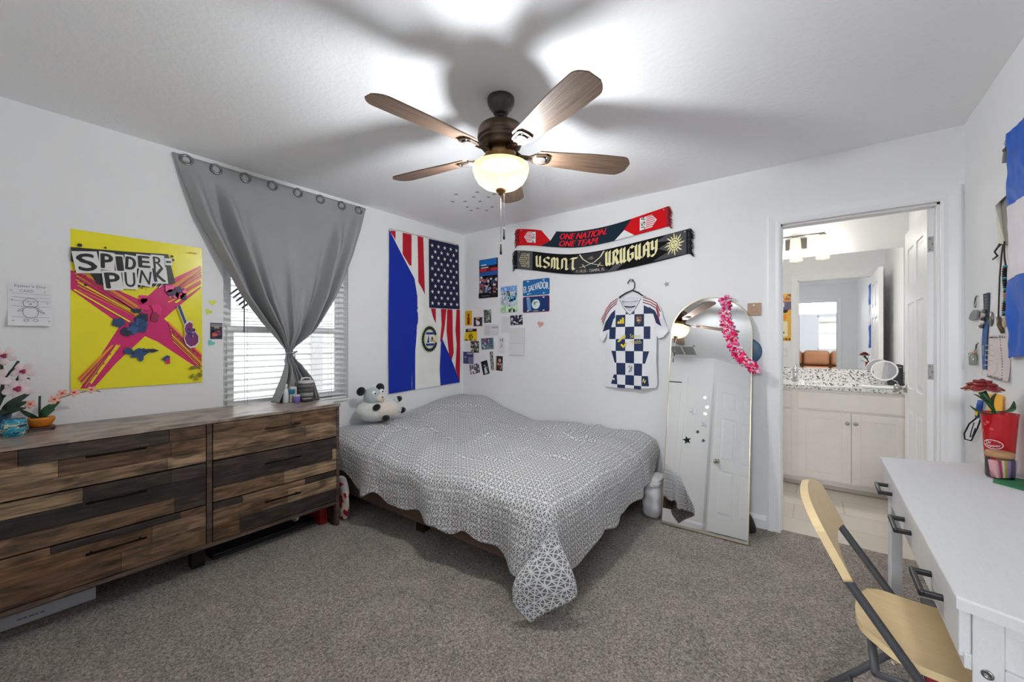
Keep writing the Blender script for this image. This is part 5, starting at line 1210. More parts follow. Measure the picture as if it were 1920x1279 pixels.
# flower garland hooked over the mirror
rg = random.Random(12)
lp = [(2.598, 1.556), (2.606, 1.50), (2.600, 1.43), (2.622, 1.344), (2.645, 1.265), (2.678, 1.19), (2.72, 1.13), (2.768, 1.108), (2.79, 1.06)]
mb = MB(); mb2 = MB()
PK = [P('#d81f62'), P('#b30f44'), P('#e98ab0'), P('#f3e3ee'), P('#f6eef6'), P('#e0487e')]
def mpt(x, z):  # point on the glass at a given x and height
    v = (z-MO.z)/MV.z; u = (x-MO.x-MV.x*v)/MU.x; return mf(u, v, .0), v
path = []
for (x0, z0), (x1, z1) in zip(lp, lp[1:]):
    m_ = max(2, int(math.hypot(x1-x0, z1-z0)/.012))
    for i in range(m_): path.append((x0+(x1-x0)*i/m_, z0+(z1-z0)*i/m_))
core = []
for i, (x, z) in enumerate(path):
    p, v = mpt(x, z); c = p+MN*.03; core.append(c)
    if .515 < z-.97 < .548: continue
    for k in range(10):
        t = rg.uniform(0, 2*PI); r = rg.uniform(.018, .042); d = MU*math.cos(t)+MV*math.sin(t)*.35+MN*(.25+.5*rg.random())
        d.normalize(); col = rg.choice(PK if rg.random() < .5 else PK[:3])
        if r < .022: col = rg.choice(PK[2:5])
        R = d.to_track_quat('X', 'Z').to_matrix() @ Matrix.Rotation(rg.uniform(0, 6), 3, 'X')
        mb.ell(c+d*r*.8+Vector((0, 0, rg.uniform(-.006, .006))), (.018, .012, .0032), col, R, 8, 5)
lei = thing('flower_garland', 'pink and white fabric flower garland draped down the right of the arched mirror', 'garland', (2.69, -.11, 1.05))
mb.build('petals', CLOTH, lei)
mb = MB(); mb.tube([(2.597, .0-.004, 1.60)]+core[:1]+core, .0035, hx('#e8d5e0'), 6); mb.build('string', CLOTH, lei)
# blue disc on the wall behind the mirror
mb = MB(); mb.lathe([(.093, 0), (.093, .006), (.085, .009), (.001, .009)], P('#2c4f6e'), 40, M=Matrix.Translation((2.722, 0, 1.20)) @ Matrix.Rotation(PI/2, 4, 'X'))
tag(mb.build('blue_disc', PLAST), 'dark blue round plate on the wall half hidden behind the mirror', 'plate')
# dark bag tucked behind the mirror
mb = MB(); mb.grid(24, 14, lambda u, v: Vector((2.62+.17*math.cos(2*PI*u)*(1-.5*v*v), -.10+.075*math.sin(2*PI*u)*(1-.5*v*v), .004+.16*v+.006*math.sin(9*u*2*PI/3))), hx('#1a1a1c')); mb.add([(2.62+.085*math.cos(2*PI*i/24), -.10+.037*math.sin(2*PI*i/24), .162) for i in range(24)], [tuple(range(24))], hx('#1a1a1c'))
tag(mb.build('black_bag', LEATHER), 'black bag on the carpet behind the foot of the mirror', 'bag')

# ================================================================ folded bedding at the foot of the bed
fb = thing('folded_comforter', 'bundle of folded white bedding on the carpet between bed and mirror', 'bedding', (2.17, -.27, 0))
def bundle(c, r, z0, z1, col, sq=2.6, seed=0, lean=0.):
    def f(u, v):
        a_ = 2*PI*u; ca, sa = math.cos(a_), math.sin(a_)
        k = (abs(ca)**sq+abs(sa)**sq)**(-1/sq); prof = (1-abs(2*v-1)**5*.35)
        z = z0+(z1-z0)*v; wr = 1+.05*noise.noise(Vector((ca*2+seed, sa*2, z*14)))+.025*math.sin(z*75+2*ca+seed)
        return Vector((c[0]+r[0]*k*ca*prof*wr+lean*v, c[1]+r[1]*k*sa*prof*wr, z))
    m_ = MB(); m_.grid(56, 30, f, col); m_.add([f(i/56, 1) for i in range(56)], [tuple(range(56))], col, True); m_.add([f(i/56, 0) for i in range(56)], [tuple(range(56))[::-1]], col); return m_
bundle((2.162, -.235), (.066, .105), .006, .238, hx('#d3d3d6'), seed=1, sq=3.4).build('comforter', CLOTH, fb)
for i in range(4):
    m_ = MB()
    def lay(u, v, i=i):
        a_ = 2*PI*u; return Vector((2.236+.012*i+.006*math.cos(a_)+.004*math.sin(v*4+i)*v, -.19+.085*math.copysign(abs(math.sin(a_))**.5, math.sin(a_)), .006+(.20+.012*i)*v-.012*abs(math.sin(a_))*v))
    m_.grid(24, 20, lay, hx('#d6d5d3' if i % 2 else '#c4c3c4')); m_.add([lay(k/24, 1) for k in range(24)], [tuple(range(24))], hx('#d6d5d3'), True); m_.build('folded_sheet', CLOTH, fb)
m_ = bundle((2.160, -.235), (.064, .105), .226, .262, hx('#cbcac9'), seed=5, sq=3.2); s_ = bundle((2.170, -.215), (.056, .09), .250, .288, hx('#d6d6d8'), seed=9, sq=3.2); m_.add(s_.v, s_.f, s_.c, True); m_.build('folded_top', CLOTH, fb)
# ================================================================ ceiling fan
FX, FY = 1.896, -1.693
fan = thing('ceiling_fan', 'bronze five-blade ceiling fan with walnut blades and a lit glass bowl', 'ceiling fan', (FX, FY, H))
BRZ = hx('#5a4a3e'); BRZ2 = hx('#8a6a45')
mb = MB(); mb.lathe([(.064, 0), (.066, -.006), (.064, -.028), (.054, -.048), (.038, -.066), (.036, -.074), (.03, -.077)], hx('#3b342f'), 32, (FX, FY, H)); mb.build('canopy', PMETAL, fan)
mb = MB(); mb.lathe([(.013, -.08), (.013, -.13)], hx('#3b342f'), 16, (FX, FY, H)); mb.lathe([(.022, -.074), (.02, -.086), (.013, -.09)], hx('#2c2724'), 18, (FX, FY, H)); mb.build('downrod', PMETAL, fan)
mb = MB(); mb.lathe([(.02, 2.322), (.05, 2.318), (.082, 2.31), (.102, 2.297), (.110, 2.28), (.112, 2.262), (.110, 2.256), (.113, 2.250), (.112, 2.242), (.104, 2.238), (.107, 2.231), (.103, 2.223), (.095, 2.219), (.096, 2.206), (.088, 2.196), (.05, 2.19)], BRZ, 48, (FX, FY, 0)); mb.build('motor_housing', BRONZE, fan)
mb = MB(); mb.lathe([(.066, 2.196), (.066, 2.180), (.074, 2.174), (.074, 2.158), (.068, 2.152), (.068, 2.138), (.085, 2.130), (.113, 2.122), (.113, 2.116), (.03, 2.112)], BRZ2, 36, (FX, FY, 0)); mb.build('light_fitter', BRONZE, fan)  # pan at the bottom is widened to hold back uplight on the ceiling
mb = MB(); mb.lathe([(.134, 2.112), (.1355, 2.102), (.134, 2.088), (.127, 2.064), (.112, 2.038), (.086, 2.017), (.05, 2.003), (.012, 1.998)], (1, 1, 1, 1), 56, (FX, FY, 0), cap=False)
o = mb.build('glass_bowl', lamp_glass('bowl_glass', hx('#ffe0a0'), 1.15, .35), fan)
mb = MB()
for i in range(3):
    a_ = 2*PI*i/3+.4; mb.tube([(FX+.05*math.cos(a_), FY+.05*math.sin(a_), 2.118), (FX+.130*math.cos(a_), FY+.130*math.sin(a_), 2.108)], .004, BRZ2, 8)
mb.build('bowl_bracket', BRONZE, fan)
mb = MB(); mb.lathe([(.004, 2.115), (.004, 2.0)], BRZ2, 10, (FX, FY, 0)); mb.lathe([(.026, 2.006), (.027, 2.0), (.022, 1.99), (.012, 1.984), (.011, 1.976), (.006, 1.972), (.001, 1.971)], BRZ2, 24, (FX, FY, 0)); mb.build('finial', BRONZE, fan)
def chain(dx, dy, z0, z1):
    mb = MB(); mb.tube([(FX+dx, FY+dy, z0), (FX+dx, FY+dy, z1+.05)], .0009, hx('#4a4641'), 6)
    z = z0
    while z > z1+.05: mb.ell((FX+dx, FY+dy, z), .0016, hx('#5a554e'), seg=6, rings=4); z -= .012
    c = mb.build('pull_chain', PMETAL, fan)
    mb = MB(); mb.lathe([(.002, .055), (.004, .05), (.0045, .02), (.006, .012), (.005, 0), (.001, 0)], hx('#2a2522'), 12, (FX+dx, FY+dy, z1)); mb.build('chain_pull', PLAST, c)
chain(0, 0, 1.972, 1.688); chain(.010, -.03 if False else .012, 2.05, 1.762)
# one blade in its own coordinates (long axis x), then five placed around the motor
def blade_mesh():
    mb = MB(); n = 40; up, dn = [], []
    r0, r1 = .175, .665
    for i in range(n+1):
        t = i/n; x = r0+(r1-r0)*t
        w = .050+.020*sstep(0, .75, t)
        if t > .88: w *= max(.0, 1-((t-.88)/.12)**2.6*.62)
        if t < .03: w *= .72+.28*t/.03
        up.append((x, w)); dn.append((x, -w))
    mb.prism(up[::-1]+dn, lambda u, v, w: (u, v, w), P('#5c493b'), -.003, .003); return mb
bm_ = blade_mesh()
arm = MB()
arm.prism([(.085, .016), (.14, .013), (.165, .034), (.215, .040), (.235, .030), (.24, 0), (.235, -.030), (.215, -.040), (.165, -.034), (.14, -.013), (.085, -.016)][::-1], lambda u, v, w: (u, v, w), BRZ, -.010, -.0035)
arm.prism([(.17, .022), (.205, .026), (.218, .018), (.22, 0), (.218, -.018), (.205, -.026), (.17, -.022), (.16, 0)][::-1], lambda u, v, w: (u, v, w), hx('#8f8a86'), -.016, -.0095)
for v in (-.018, .018): arm.ell((.225, v, -.0105), (.005, .005, .003), hx('#b9b5b0'), seg=10, rings=5)
arm.tube([(.075, 0, .012), (.10, 0, -.004), (.15, 0, -.008)], [.013, .012, .010], BRZ, 10, flat=.7)
for i, adeg in enumerate((121.5, 49.5, -22.5, -94.5-4, -166.5-4)):
    M = Matrix.Translation((FX, FY, 2.172)) @ Matrix.Rotation(math.radians(adeg), 4, 'Z') @ Matrix.Rotation(math.radians(-12), 4, 'X')
    if i == 0:
        arm0 = arm.build('blade_arm', BRONZE, None, Vector((0, 0, 0))); bl0 = bm_.build('blade', BLADEW, None, Vector((0, 0, 0))); b_o, a_o = bl0, arm0
    else:
        b_o, a_o = bl0.copy(), arm0.copy(); C.objects.link(b_o); C.objects.link(a_o)
    L_m = Matrix.Translation((-FX, -FY, -H)) @ M
    b_o.parent = fan; a_o.parent = b_o; b_o.matrix_parent_inverse = Matrix.Identity(4); b_o.matrix_basis = L_m; a_o.matrix_basis = Matrix.Identity(4); a_o.location = (0, 0, 0)

# ---- ceiling stars and vent
def starpts(r, k=.42, rot=0): return [((r if i % 2 == 0 else r*k)*math.cos(PI/2+rot+PI*i/5), (r if i % 2 == 0 else r*k)*math.sin(PI/2+rot+PI*i/5)) for i in range(10)]
st0 = None
for i, (x, y) in enumerate([(.821, -.921), (.987, -.854), (1.067, -.742), (.892, -.793), (.988, -.716), (.678, -.819), (.766, -.761), (.865, -.684), (.682, -.646), (.73, -.565), (.856, -.517), (.647, -.557), (.756, -.474), (1.016, -.56)]):
    if st0 is None:
        mb = MB(); mb.prism(starpts(.019), lambda u, v, w: (u, v, w), hx('#8d8d8c'), -.0022, -.0003); st0 = mb.build('star_sticker', PAPER, None, Vector((0, 0, 0))); s = st0
    else: s = st0.copy(); C.objects.link(s)
    s.location = (x, y, H); s.rotation_euler = (0, 0, i*1.3)
    tag(s, 'small grey glow star stuck on the ceiling in the scatter near the bed corner', 'sticker', 'glow stars on the ceiling')
vt = thing('ceiling_vent', 'white air vent with two louvered panels in the ceiling, seen in the arched mirror', 'vent', (1.665, -3.21, H))
mb = MB(); vx0, vx1, vy0, vy1 = 1.47, 1.86, -3.41, -3.01
for a, b in (((vx0, vy0, H-.012), (vx1, vy0+.03, H)), ((vx0, vy1-.03, H-.012), (vx1, vy1, H)), ((vx0, vy0, H-.012), (vx0+.03, vy1, H)), ((vx1-.03, vy0, H-.012), (vx1, vy1, H)), ((1.655, vy0, H-.012), (1.675, vy1, H))): mb.box(a, b, TRIMC, .003)
mb.build('vent_frame', PMETAL, vt)
mb = MB(); mb.box((vx0+.03, vy0+.03, H-.002), (vx1-.03, vy1-.03, H-.001), hx('#6a6a6c'))
for k in range(16): mb.box((vx0+.03, vy0+.035+.0215*k, H-.010), (vx1-.03, vy0+.047+.0215*k, H-.008), hx('#a9a9aa'))
mb.build('louvers', PMETAL, vt)
# ---- star stickers, outlet on the front wall (seen in the arched mirror)
for x, z, r, c, lab in ((1.967, 1.816, .030, '#f2f2f2', 'topmost bright star sticker on the front wall, seen in the arched mirror'), (2.006, 1.675, .030, '#f2f2f2', 'middle bright star sticker near the wall corner, seen in the mirror'), (1.988, 1.573, .030, '#f2f2f2', 'lowest of the three bright star stickers seen in the mirror'),
  (1.832, 1.588, .055, '#8a8a8c', 'silver outlined star sticker left of the bright ones in the mirror'), (1.994, 1.418, .055, '#6a6a6c', 'large silver star sticker below the bright ones in the mirror'), (1.906, 1.297, .03, '#2a2a2c', 'small black star sticker below the large silver one in the mirror'),
  (1.773, 1.157, .062, '#2f2f31', 'large black star sticker farthest left in the mirror'), (1.99, 1.183, .03, '#4a4a4c', 'lowest small dark star sticker in the mirror')):
    mb = MB(); mb.prism(starpts(r, rot=x*3), lambda u, v, w: (x+u, -3.53+w, z+v), hx(c), .0004, .006); tag(mb.build('star_sticker', METAL), lab, 'sticker')
def wallplate(name, label, cat, f, outlet):
    mb = MB(); mb.prism([(-.036, -.058), (.036, -.058), (.036, .058), (-.036, .058)], f, hx('#e2e2e2'), .0, .005)
    a = Art()
    if outlet:
        for v in (-.022, .022): a.circ(0, v, .017, hx('#d0d0d0'), 18, .014); a.rect(-.008, v-.004, -.005, v+.006, hx('#4a4a4a')); a.rect(.005, v-.004, .008, v+.006, hx('#4a4a4a'))
    else: a.rect(-.016, -.033, .016, .033, hx('#f0f0f0'))
    a.emit(mb, f, .005, .0008); tag(mb.build(name, PLAST), label, cat)
wallplate('wall_outlet', 'white power outlet low on the front wall, seen in the arched mirror', 'outlet', rmap((1.855, -3.53, .30), (-1, 0, 0), (0, 0, 1), (0, 1, 0), 0), True)

# ================================================================ desk
DK0 = .752
dk = thing('desk', 'white wood-grain desk with three drawers and black handles along the right wall', 'desk', (3.53, -1.4, 0))
DC = (.70, .705, .715, 1)
tp = [(3.337, -2.012), (3.732, -2.165), (3.732, -.63), (3.337, -.772)]
def sc_poly(poly, k): 
    cx = sum(p[0] for p in poly)/len(poly); cy = sum(p[1] for p in poly)/len(poly); return [(cx+(x-cx)*k, cy+(y-cy)*k) for x, y in poly]
mb = MB(); idf = lambda u, v, w: (u, v, w)
mb.prism(tp, idf, DC, DK0-.024, DK0-.003)
vs = [(x, y, DK0-.003) for x, y in tp]+[(x, y, DK0) for x, y in sc_poly(tp, .992)]
mb.add(vs, [(i, (i+1) % 4, 4+(i+1) % 4, 4+i) for i in range(4)]+[(4, 5, 6, 7)], DC); mb.build('desktop', DESKW, dk)
ya = [-1.985, -1.60, -1.19, -.80]
for i in range(3):
    mb = MB(); mb.box((3.346, ya[i]+.003, .618), (3.366, ya[i+1]-.003, DK0-.027), DC, .003); mb.box((3.366, ya[i]+.015, .63), (3.66, ya[i+1]-.015, .70), DC); d_ = mb.build('drawer', DESKW, dk)
    c = (ya[i]+ya[i+1])/2; mb = MB()
    for s in (-1, 1): mb.box((3.312, c+s*.060-.006, .664), (3.348, c+s*.060+.006, .678), hx('#1c1c1e'), .003)
    mb.box((3.304, c-.066, .663), (3.316, c+.066, .679), hx('#1c1c1e'), .004); mb.build('handle', PMETAL, d_)
mb = MB(); mb.box((3.352, -1.99, .60), (3.368, -.795, .63), DC, .002); mb.build('front_apron', DESKW, dk)
# slanted end frames
for (fx, fy), (bx, by), s in (((3.352, -1.995), (3.722, -2.138), -1), ((3.352, -.79), (3.722, -.655), 1)):
    d = Vector((bx-fx, by-fy, 0)); L = d.length; d.normalize(); nn = Vector((-d.y, d.x, 0))*(-1 if s < 0 else 1)
    M = Matrix(((d.x, nn.x, 0, fx), (d.y, nn.y, 0, fy), (0, 0, 1, 0), (0, 0, 0, 1)))
    mb = MB(); mb.box((0.01, -.022, 0), (.052, .002, DK0-.024), DC, .003, M=M); mb.build('leg', DESKW, dk)
    mb = MB(); mb.box((L-.045, -.022, 0), (L-.003, .002, DK0-.024), DC, .003, M=M); mb.build('leg', DESKW, dk)
    mb = MB(); mb.box((.052, -.018, DK0-.052), (L-.045, .0, DK0-.024), DC, .002, M=M); mb.box((.052, -.018, .592), (L-.045, 0, .632), DC, .002, M=M); mb.box((.052, -.014, .632), (L-.045, -.010, DK0-.052), DC, M=M); mb.build('end_rail', DESKW, dk)
    mb = MB(); mb.lathe([(.009, 0), (.009, .002), (.004, .003), (.004, .001)], hx('#9a9a9a'), 16, M=M @ Matrix.Translation((.031, .002, .612)) @ Matrix.Rotation(-PI/2, 4, 'X')); mb.build('bolt', METAL, dk)
    mb = MB(); mb.box((.052, -.016, .10), (L-.045, -.002, .13), DC, .002, M=M); mb.build('stretcher', DESKW, dk)
mb = MB(); mb.box((3.715, -2.1, .45), (3.73, -.69, DK0-.03), DC); mb.build('back_panel', DESKW, dk)
mb = MB(); mb.box((3.38, -2.0, .595), (3.72, -.79, .603), DC); mb.build('drawer_floor', DESKW, dk)
# ---- stored under the desk
bxo = thing('storage_box', 'white lidded box on the floor under the far end of the desk', 'box', (3.55, -.80, 0))
mb = MB(); mb.box((3.46, -1.04, .003), (3.70, -.85, .19), hx('#d6d6d6'), .006); mb.build('box_body', PLAST, bxo)
mb = MB(); mb.box((3.454, -1.046, .185), (3.706, -.844, .205), hx('#3a3a3c'), .004); mb.build('lid', PLAST, bxo)
for i, (c, t, h, lab) in enumerate((('#c9ccd6', .012, .235, 'pale'), ('#27458c', .016, .24, 'blue'), ('#d9dbe2', .010, .232, 'white'), ('#2f55a4', .014, .236, 'bright blue'), ('#b8384a', .016, .245, 'red'))):
    y = -1.20-sum((.016, .020, .014, .018, .02)[:i])*1.0-.0; y = -1.10-.021*i
    mb = MB(); M = Matrix.Translation((3.52, y, .004)) @ Matrix.Rotation(-.16, 4, 'X')
    mb.box((-.10, -t/2, 0), (.10, -t/2+.0015, h), hx(c), M=M); mb.box((-.10, t/2-.0015, 0), (.10, t/2, h), hx(c), M=M); mb.box((-.10, -t/2, 0), (-.0985, t/2, h), hx(c), M=M); mb.box((-.0985, -t/2+.0015, .002), (.098, t/2-.0015, h-.003), hx('#e4e0d6'), M=M)
    tag(mb.build('book', PAPER), '%s book leaning in the row of books under the desk' % lab, 'book', 'books under the desk')
mb = MB(); mb.box((3.47, -1.385, .003), (3.66, -1.235, .20), P('#6a3f34'), .006); mb.box((3.49, -1.37, .195), (3.64, -1.25, .201), hx('#1f1512'))
a = Art()
for i in range(5):
    for j in range(3): a.circ(-.056+.028*i, -.05+.04*j, .006, hx('#d9c0b4'), 8)
a.emit(mb, frame_map((3.47, -1.31, .10), (0, -1, 0), (0, 0, 1), (-1, 0, 0)), .0006)
tag(mb.build('gift_box', PAPER), 'brown-red box with pale dots beside the books under the desk', 'box')

# ================================================================ folding chair
ch = thing('folding_chair', 'tan wooden folding chair with dark grey tubes pulled up to the desk', 'chair', (3.36, -1.6, 0))
TAN = P('#c9b288'); TUB = hx('#4b4c50')
def chx(z): return 3.172-(z-.635)*.50
for y in (-1.80, -1.405):
    mb = MB(); mb.tube([(chx(.665), y, .665), (chx(.635), y, .635), (3.315, y, .425), (3.44, y, .22), (3.575, y, .012)], .0115, TUB, 12, flat=1.0); mb.build('leg', PMETAL, ch)
    yi = y+(.022 if y < -1.6 else -.022)
    mb = MB(); mb.tube([(3.47, yi, .405), (3.36, yi, .33), (3.22, yi, .16), (3.085, yi, .012)], .0105, TUB, 12); mb.build('leg', PMETAL, ch)
    for p in ((3.575, y), (3.085, yi)):
        mb = MB(); mb.ell((p[0], p[1], .016), (.016, .016, .016), hx('#232325'), seg=12, rings=8); mb.build('rubber_foot', PLAST, ch)
    mb = MB(); ys = y+(-.012 if y < -1.6 else .012); mb.ell((3.318, ys, .42), (.008, .004, .008), hx('#c9c9c9'), seg=12, rings=6); mb.ell((3.27, y+(.02 if y < -1.6 else -.02), .436), (.007, .007, .004), hx('#c9c5bb'), seg=12, rings=6); mb.build('rivet', METAL, ch)
mb = MB(); mb.tube([(3.20, -1.80, .15), (3.20, -1.405, .15)], .008, TUB, 10) if False else mb.tube([(3.20, -1.778, .137), (3.20, -1.427, .137)], .008, TUB, 10); mb.tube([(3.50, -1.80, .128), (3.50, -1.405, .128)], .008, TUB, 10); mb.build('crossbar', PMETAL, ch)
mb = MB(); mb.tube([(3.235, -1.78, .392), (3.24, -1.60, .392), (3.235, -1.425, .392)], .010, TUB, 10); mb.tube([(3.235, -1.78, .392), (3.40, -1.785, .398)], .009, TUB, 8); mb.tube([(3.235, -1.425, .392), (3.40, -1.42, .398)], .009, TUB, 8); mb.build('seat_bracket', PMETAL, ch)
def seatp(u, v, w):
    # rounded plan: u -1..1 across (y), v 0..1 back to front
    x = 3.205+.375*v; half = .176-.04*max(0, (.2-v)/.2)**2+.0*v
    y = -1.60+half*u; x += .035*abs(u)**2.5*(1-v)**2
    return Vector((x, y, .424+.012*abs(u)**2+.018*(2*v-1)**2-.014*sstep(.75, 1, v)+w))
mb = MB(); mb.grid(24, 24, lambda s, t: seatp(2*s-1, t, .010), TAN); mb.grid(24, 24, lambda s, t: seatp(1-2*s, t, -.010), TAN)
rim = [(2*s/24-1, 0) for s in range(24)]+[(1, t/24) for t in range(24)]+[(1-2*s/24, 1) for s in range(24)]+[(-1, 1-t/24) for t in range(24)]
vs = [seatp(u, v, -.010) for u, v in rim]+[seatp(u, v, .010) for u, v in rim]; n = len(rim)
mb.add(vs, [(i, (i+1) % n, n+(i+1) % n, n+i) for i in range(n)], TAN, True); mb.build('seat', mat('chair_wood', .38, var=.06, vscale=5, stretch=(3, 14, 3)), ch)
def backp(s, t, w):
    u = 2*s-1; zt = .803-.050*abs(u)**3; zb = .652-.022*abs(u)**2.2; z = zb+(zt-zb)*t
    return Vector((chx(z)-.014*(1-u*u)-w*.9+.004, -1.6025+.212*u, z-w*.3))
mb = MB(); mb.grid(32, 14, lambda s, t: backp(s, t, -.011), TAN); mb.grid(32, 14, lambda s, t: backp(1-s, t, .011), TAN)
rim = [(s/32, 0) for s in range(32)]+[(1, t/14) for t in range(14)]+[(1-s/32, 1) for s in range(32)]+[(0, 1-t/14) for t in range(14)]; n = len(rim)
mb.add([backp(s, t, .011) for s, t in rim]+[backp(s, t, -.011) for s, t in rim], [(i, (i+1) % n, n+(i+1) % n, n+i) for i in range(n)], TAN, True); mb.build('backrest', MATS['chair_wood'], ch)

# ================================================================ on the desk
ZD = DK0
CX, CY = 3.684, -.785
cup = thing('drink_cup', 'tall red drink cup with a white oval logo holding the brick rose', 'cup', (CX, CY, ZD))
mb = MB(); mb.lathe([(.034, 0), (.036, .004), (.0495, .225), (.052, .232), (.051, .236), (.048, .228), (.033, .006), (.001, .006)], P('#9c0f18'), 40, (CX, CY, ZD)); 
# logo wrapped round the side facing the room
fa = math.atan2(-3.21-CY, 3.11-CX)
def cupmap(u, v, w):
    r = .036+(.0495-.036)*(v/.225); a_ = fa-.42+u/r; return Vector((CX+(r+w)*math.cos(a_), CY+(r+w)*math.sin(a_), ZD+v))
a = Art(); a.circ(.0, .115, .029, hx('#e4dede', 1.2), 30, .018); a.circ(.0, .115, .0268, P('#8a1420'), 30, .0158); a.text('Dr', -.010, .122, .012, hx('#f0eaea', 1.2), w=.016, rot=.1); a.text('Pepper', .0, .109, .013, hx('#f0eaea', 1.2), w=.044, rot=.1)
for u, v in ((-.02, .19), (.0, .175), (-.03, .165), (-.01, .20)): a.circ(u, v, .006, P('#b04048'), 10)
a.emit(mb, cupmap, .0004, .0002, sub=.01); mb.build('cup_wall', GLOSSP, cup)
ro = thing('brick_rose', 'dark red brick-built rose with green leaves standing in the red cup', 'flower', (CX, CY, ZD+.012))
mb = MB(); RC = Vector((3.63, -.83, 1.10)); base = Vector((CX+.005, CY, ZD+.02)); nk = Vector((3.665, -.80, 1.00))
mb.tube([base, Vector((CX-.005, CY-.004, ZD+.15)), nk, RC-Vector((0, 0, .03))], [.005, .005, .006, .012], hx('#1f4a24'), 8); mb.build('stem', PLAST, ro)
mb = MB()
R_ = Vector((.797, .604, 0)); Fd = Vector((-.2, -.98, .1)).normalized()
for c, t in ((nk, RC+R_*.055+Vector((0, 0, -.032))), (nk, RC-R_*.035+Vector((0, 0, -.036)))): leafblade(mb, c, t, .010, hx('#1f4a24'), .01)
leafblade(mb, (CX, CY-.01, ZD+.245), Vector((CX, CY, ZD+.265))-R_*.115, .013, hx('#2a5e2a'), -.02); leafblade(mb, (CX, CY-.01, ZD+.245), Vector((CX, CY-.02, ZD+.285))+R_*.05, .013, hx('#2a5e2a'), -.02); mb.build('leaves', PLAST, ro)
mb = MB(); DR = P('#6e1f1c'); CRW = hx('#c9b2a0')
for ring, (n_, rr, zz, tilt, sz) in enumerate(((6, .036, -.010, .95, .026), (5, .024, .002, .6, .021), (4, .012, .011, .3, .016))):
    for i in range(n_):
        t = 2*PI*i/n_+ring*.5; d = Vector((math.cos(t), math.sin(t), 0)); c = RC+d*rr+Vector((0, 0, zz))
        R = (Matrix.Rotation(t, 3, 'Z') @ Matrix.Rotation(tilt-.5, 3, 'Y')); mb.ell(c, (sz, sz*.85, .007), DR, R, 14, 8)
        mb.ell(c-Vector((0, 0, .009))-d*.004, (sz*.8, sz*.7, .005), CRW if ring == 0 else DR, R, 12, 6)
mb.ell(RC+Vector((0, 0, .014)), (.010, .010, .009), DR, seg=12, rings=8); mb.build('petals', GLOSSP, ro)
jr = thing('glass_jar', 'small glass jar of pink and purple paper rolls before the red cup', 'jar', (3.664, -.876, ZD))
JX, JY_ = 3.664, -.876
mb = MB(); mb.lathe([(.031, 0), (.036, .004), (.038, .012), (.038, .072), (.034, .082), (.034, .09)], (1, 1, 1, 1), 36, (JX, JY_, ZD), cap=False)
jg = lamp_glass('jar_glass', (1, 1, 1, 1), 0., .9) if False else GLASS
mb.build('jar_glass', jg, jr)
mb = MB(); mb.lathe([(.0355, .080), (.0375, .086), (.0375, .096), (.034, .101), (.001, .102)], P('#94704c'), 32, (JX, JY_, ZD)); mb.build('lid', PLAST, jr)
mb = MB()
for i, (c, o_) in enumerate((('#d8a0a8', -.026), ('#c04a5a', -.017), ('#e3dcd6', -.010), ('#b9a03a', -.002), ('#8d7fb0', .008), ('#7a6c9e', .017), ('#a79ac4', .025))):
    p = Vector((JX, JY_, ZD))+R_*o_-Vector((-.604, .797, 0))*.010
    mb.box((-.006, -.012, .006), (.006, .012, .072), hx(c), .002, M=Matrix.Translation(p) @ Matrix.Rotation(.65, 4, 'Z') @ Matrix.Rotation(.06*(i-3), 4, 'Y'))
mb.build('paper_rolls', PAPER, jr)
mb = MB(); mb.prism([(3.625, -.97), (3.70, -1.05), (3.738, -.93), (3.735, -.86), (3.66, -.83)], idf, hx('#1f7a4a'), ZD+.0003, ZD+.003); tag(mb.build('green_mat', PAPER), 'green sheet lying under the jar on the desk', 'mat')
mb = MB(); 
for i in range(4): mb.ell((3.712+.004*i, -.985+.016*i, ZD+.022+.008*math.sin(i*2)), (.013, .016, .018), hx(('#4a2a5e', '#6a4a7e', '#3a2a4e', '#d5cfd9')[i]), seg=14, rings=8)
tag(mb.build('scrunchie', CLOTH), 'dark purple hair scrunchie on the green sheet by the wall', 'hair tie')
mb = MB(); mb.box((3.705, -.60, ZD+.002), (3.738, -.55, ZD+.29), P('#cf9a2e'), .003) ; tag(mb.build('yellow_box', PAPER), 'slim yellow carton standing behind the red cup against the wall', 'box')

# ================================================================ right wall
FLB = P('#1d4fa2')
def fmap(u, v, w):
    y = -.664-.76*u-.018*(1-v)-.006*math.sin(v*17); z = 1.2+.905*v+.02*math.sin(u*5)*(1-v)-.012*u
    x = W-.010-sstep(0, .08, u)*(.008*(.5+.5*math.sin(u*30+v*2.5))*(.4+.6*(1-v))+.010+.010*noise.noise(Vector((u*7, v*5, 4)))+.005*noise.noise(Vector((u*19+v*9, v*14, 7))))+.002*math.sin(v*13)
    return Vector((x-w, y, z))
a = Art(); a.rect(0, 0, 1, 1, FLB); a.rect(0, .345, 1, .672, hx('#d2cbd0', 1.2)); a.poly([(-.01, 1.0), (-.03, .985), (.0, .96)], FLB)
wf = thing('flag', 'blue and white horizontal band flag pinned on the right wall', 'flag', (W-.006, -1.03, 1.2))
mb = MB(); a.emit(mb, fmap, .001, .0011, sub=.02); mb.grid(20, 16, lambda u, v: fmap(u, v, -.001), FLB); mb.build('cloth', SATIN, wf)
for u in (.02, .98):
    mb = MB(); mb.ell(fmap(u, .975, .003), .006, hx('#d5d0c8'), seg=10, rings=6); mb.build('push_pin', PLAST, wf)
ts = thing('tassel', 'small grey tassel hanging from a pin at the corner of the blue and white flag', 'tassel', (W-.01, -.622, 2.03))
mb = MB(); mb.tube([(W-.005, -.655, 2.09), (W-.010, -.645, 2.08), (W-.012, -.64, 2.07)], .0025, hx('#5a564f'), 6); mb.ell((W-.012, -.640, 2.064), (.008, .010, .009), hx('#6a655e'), seg=10, rings=6); mb.build('knot', CLOTH, ts)
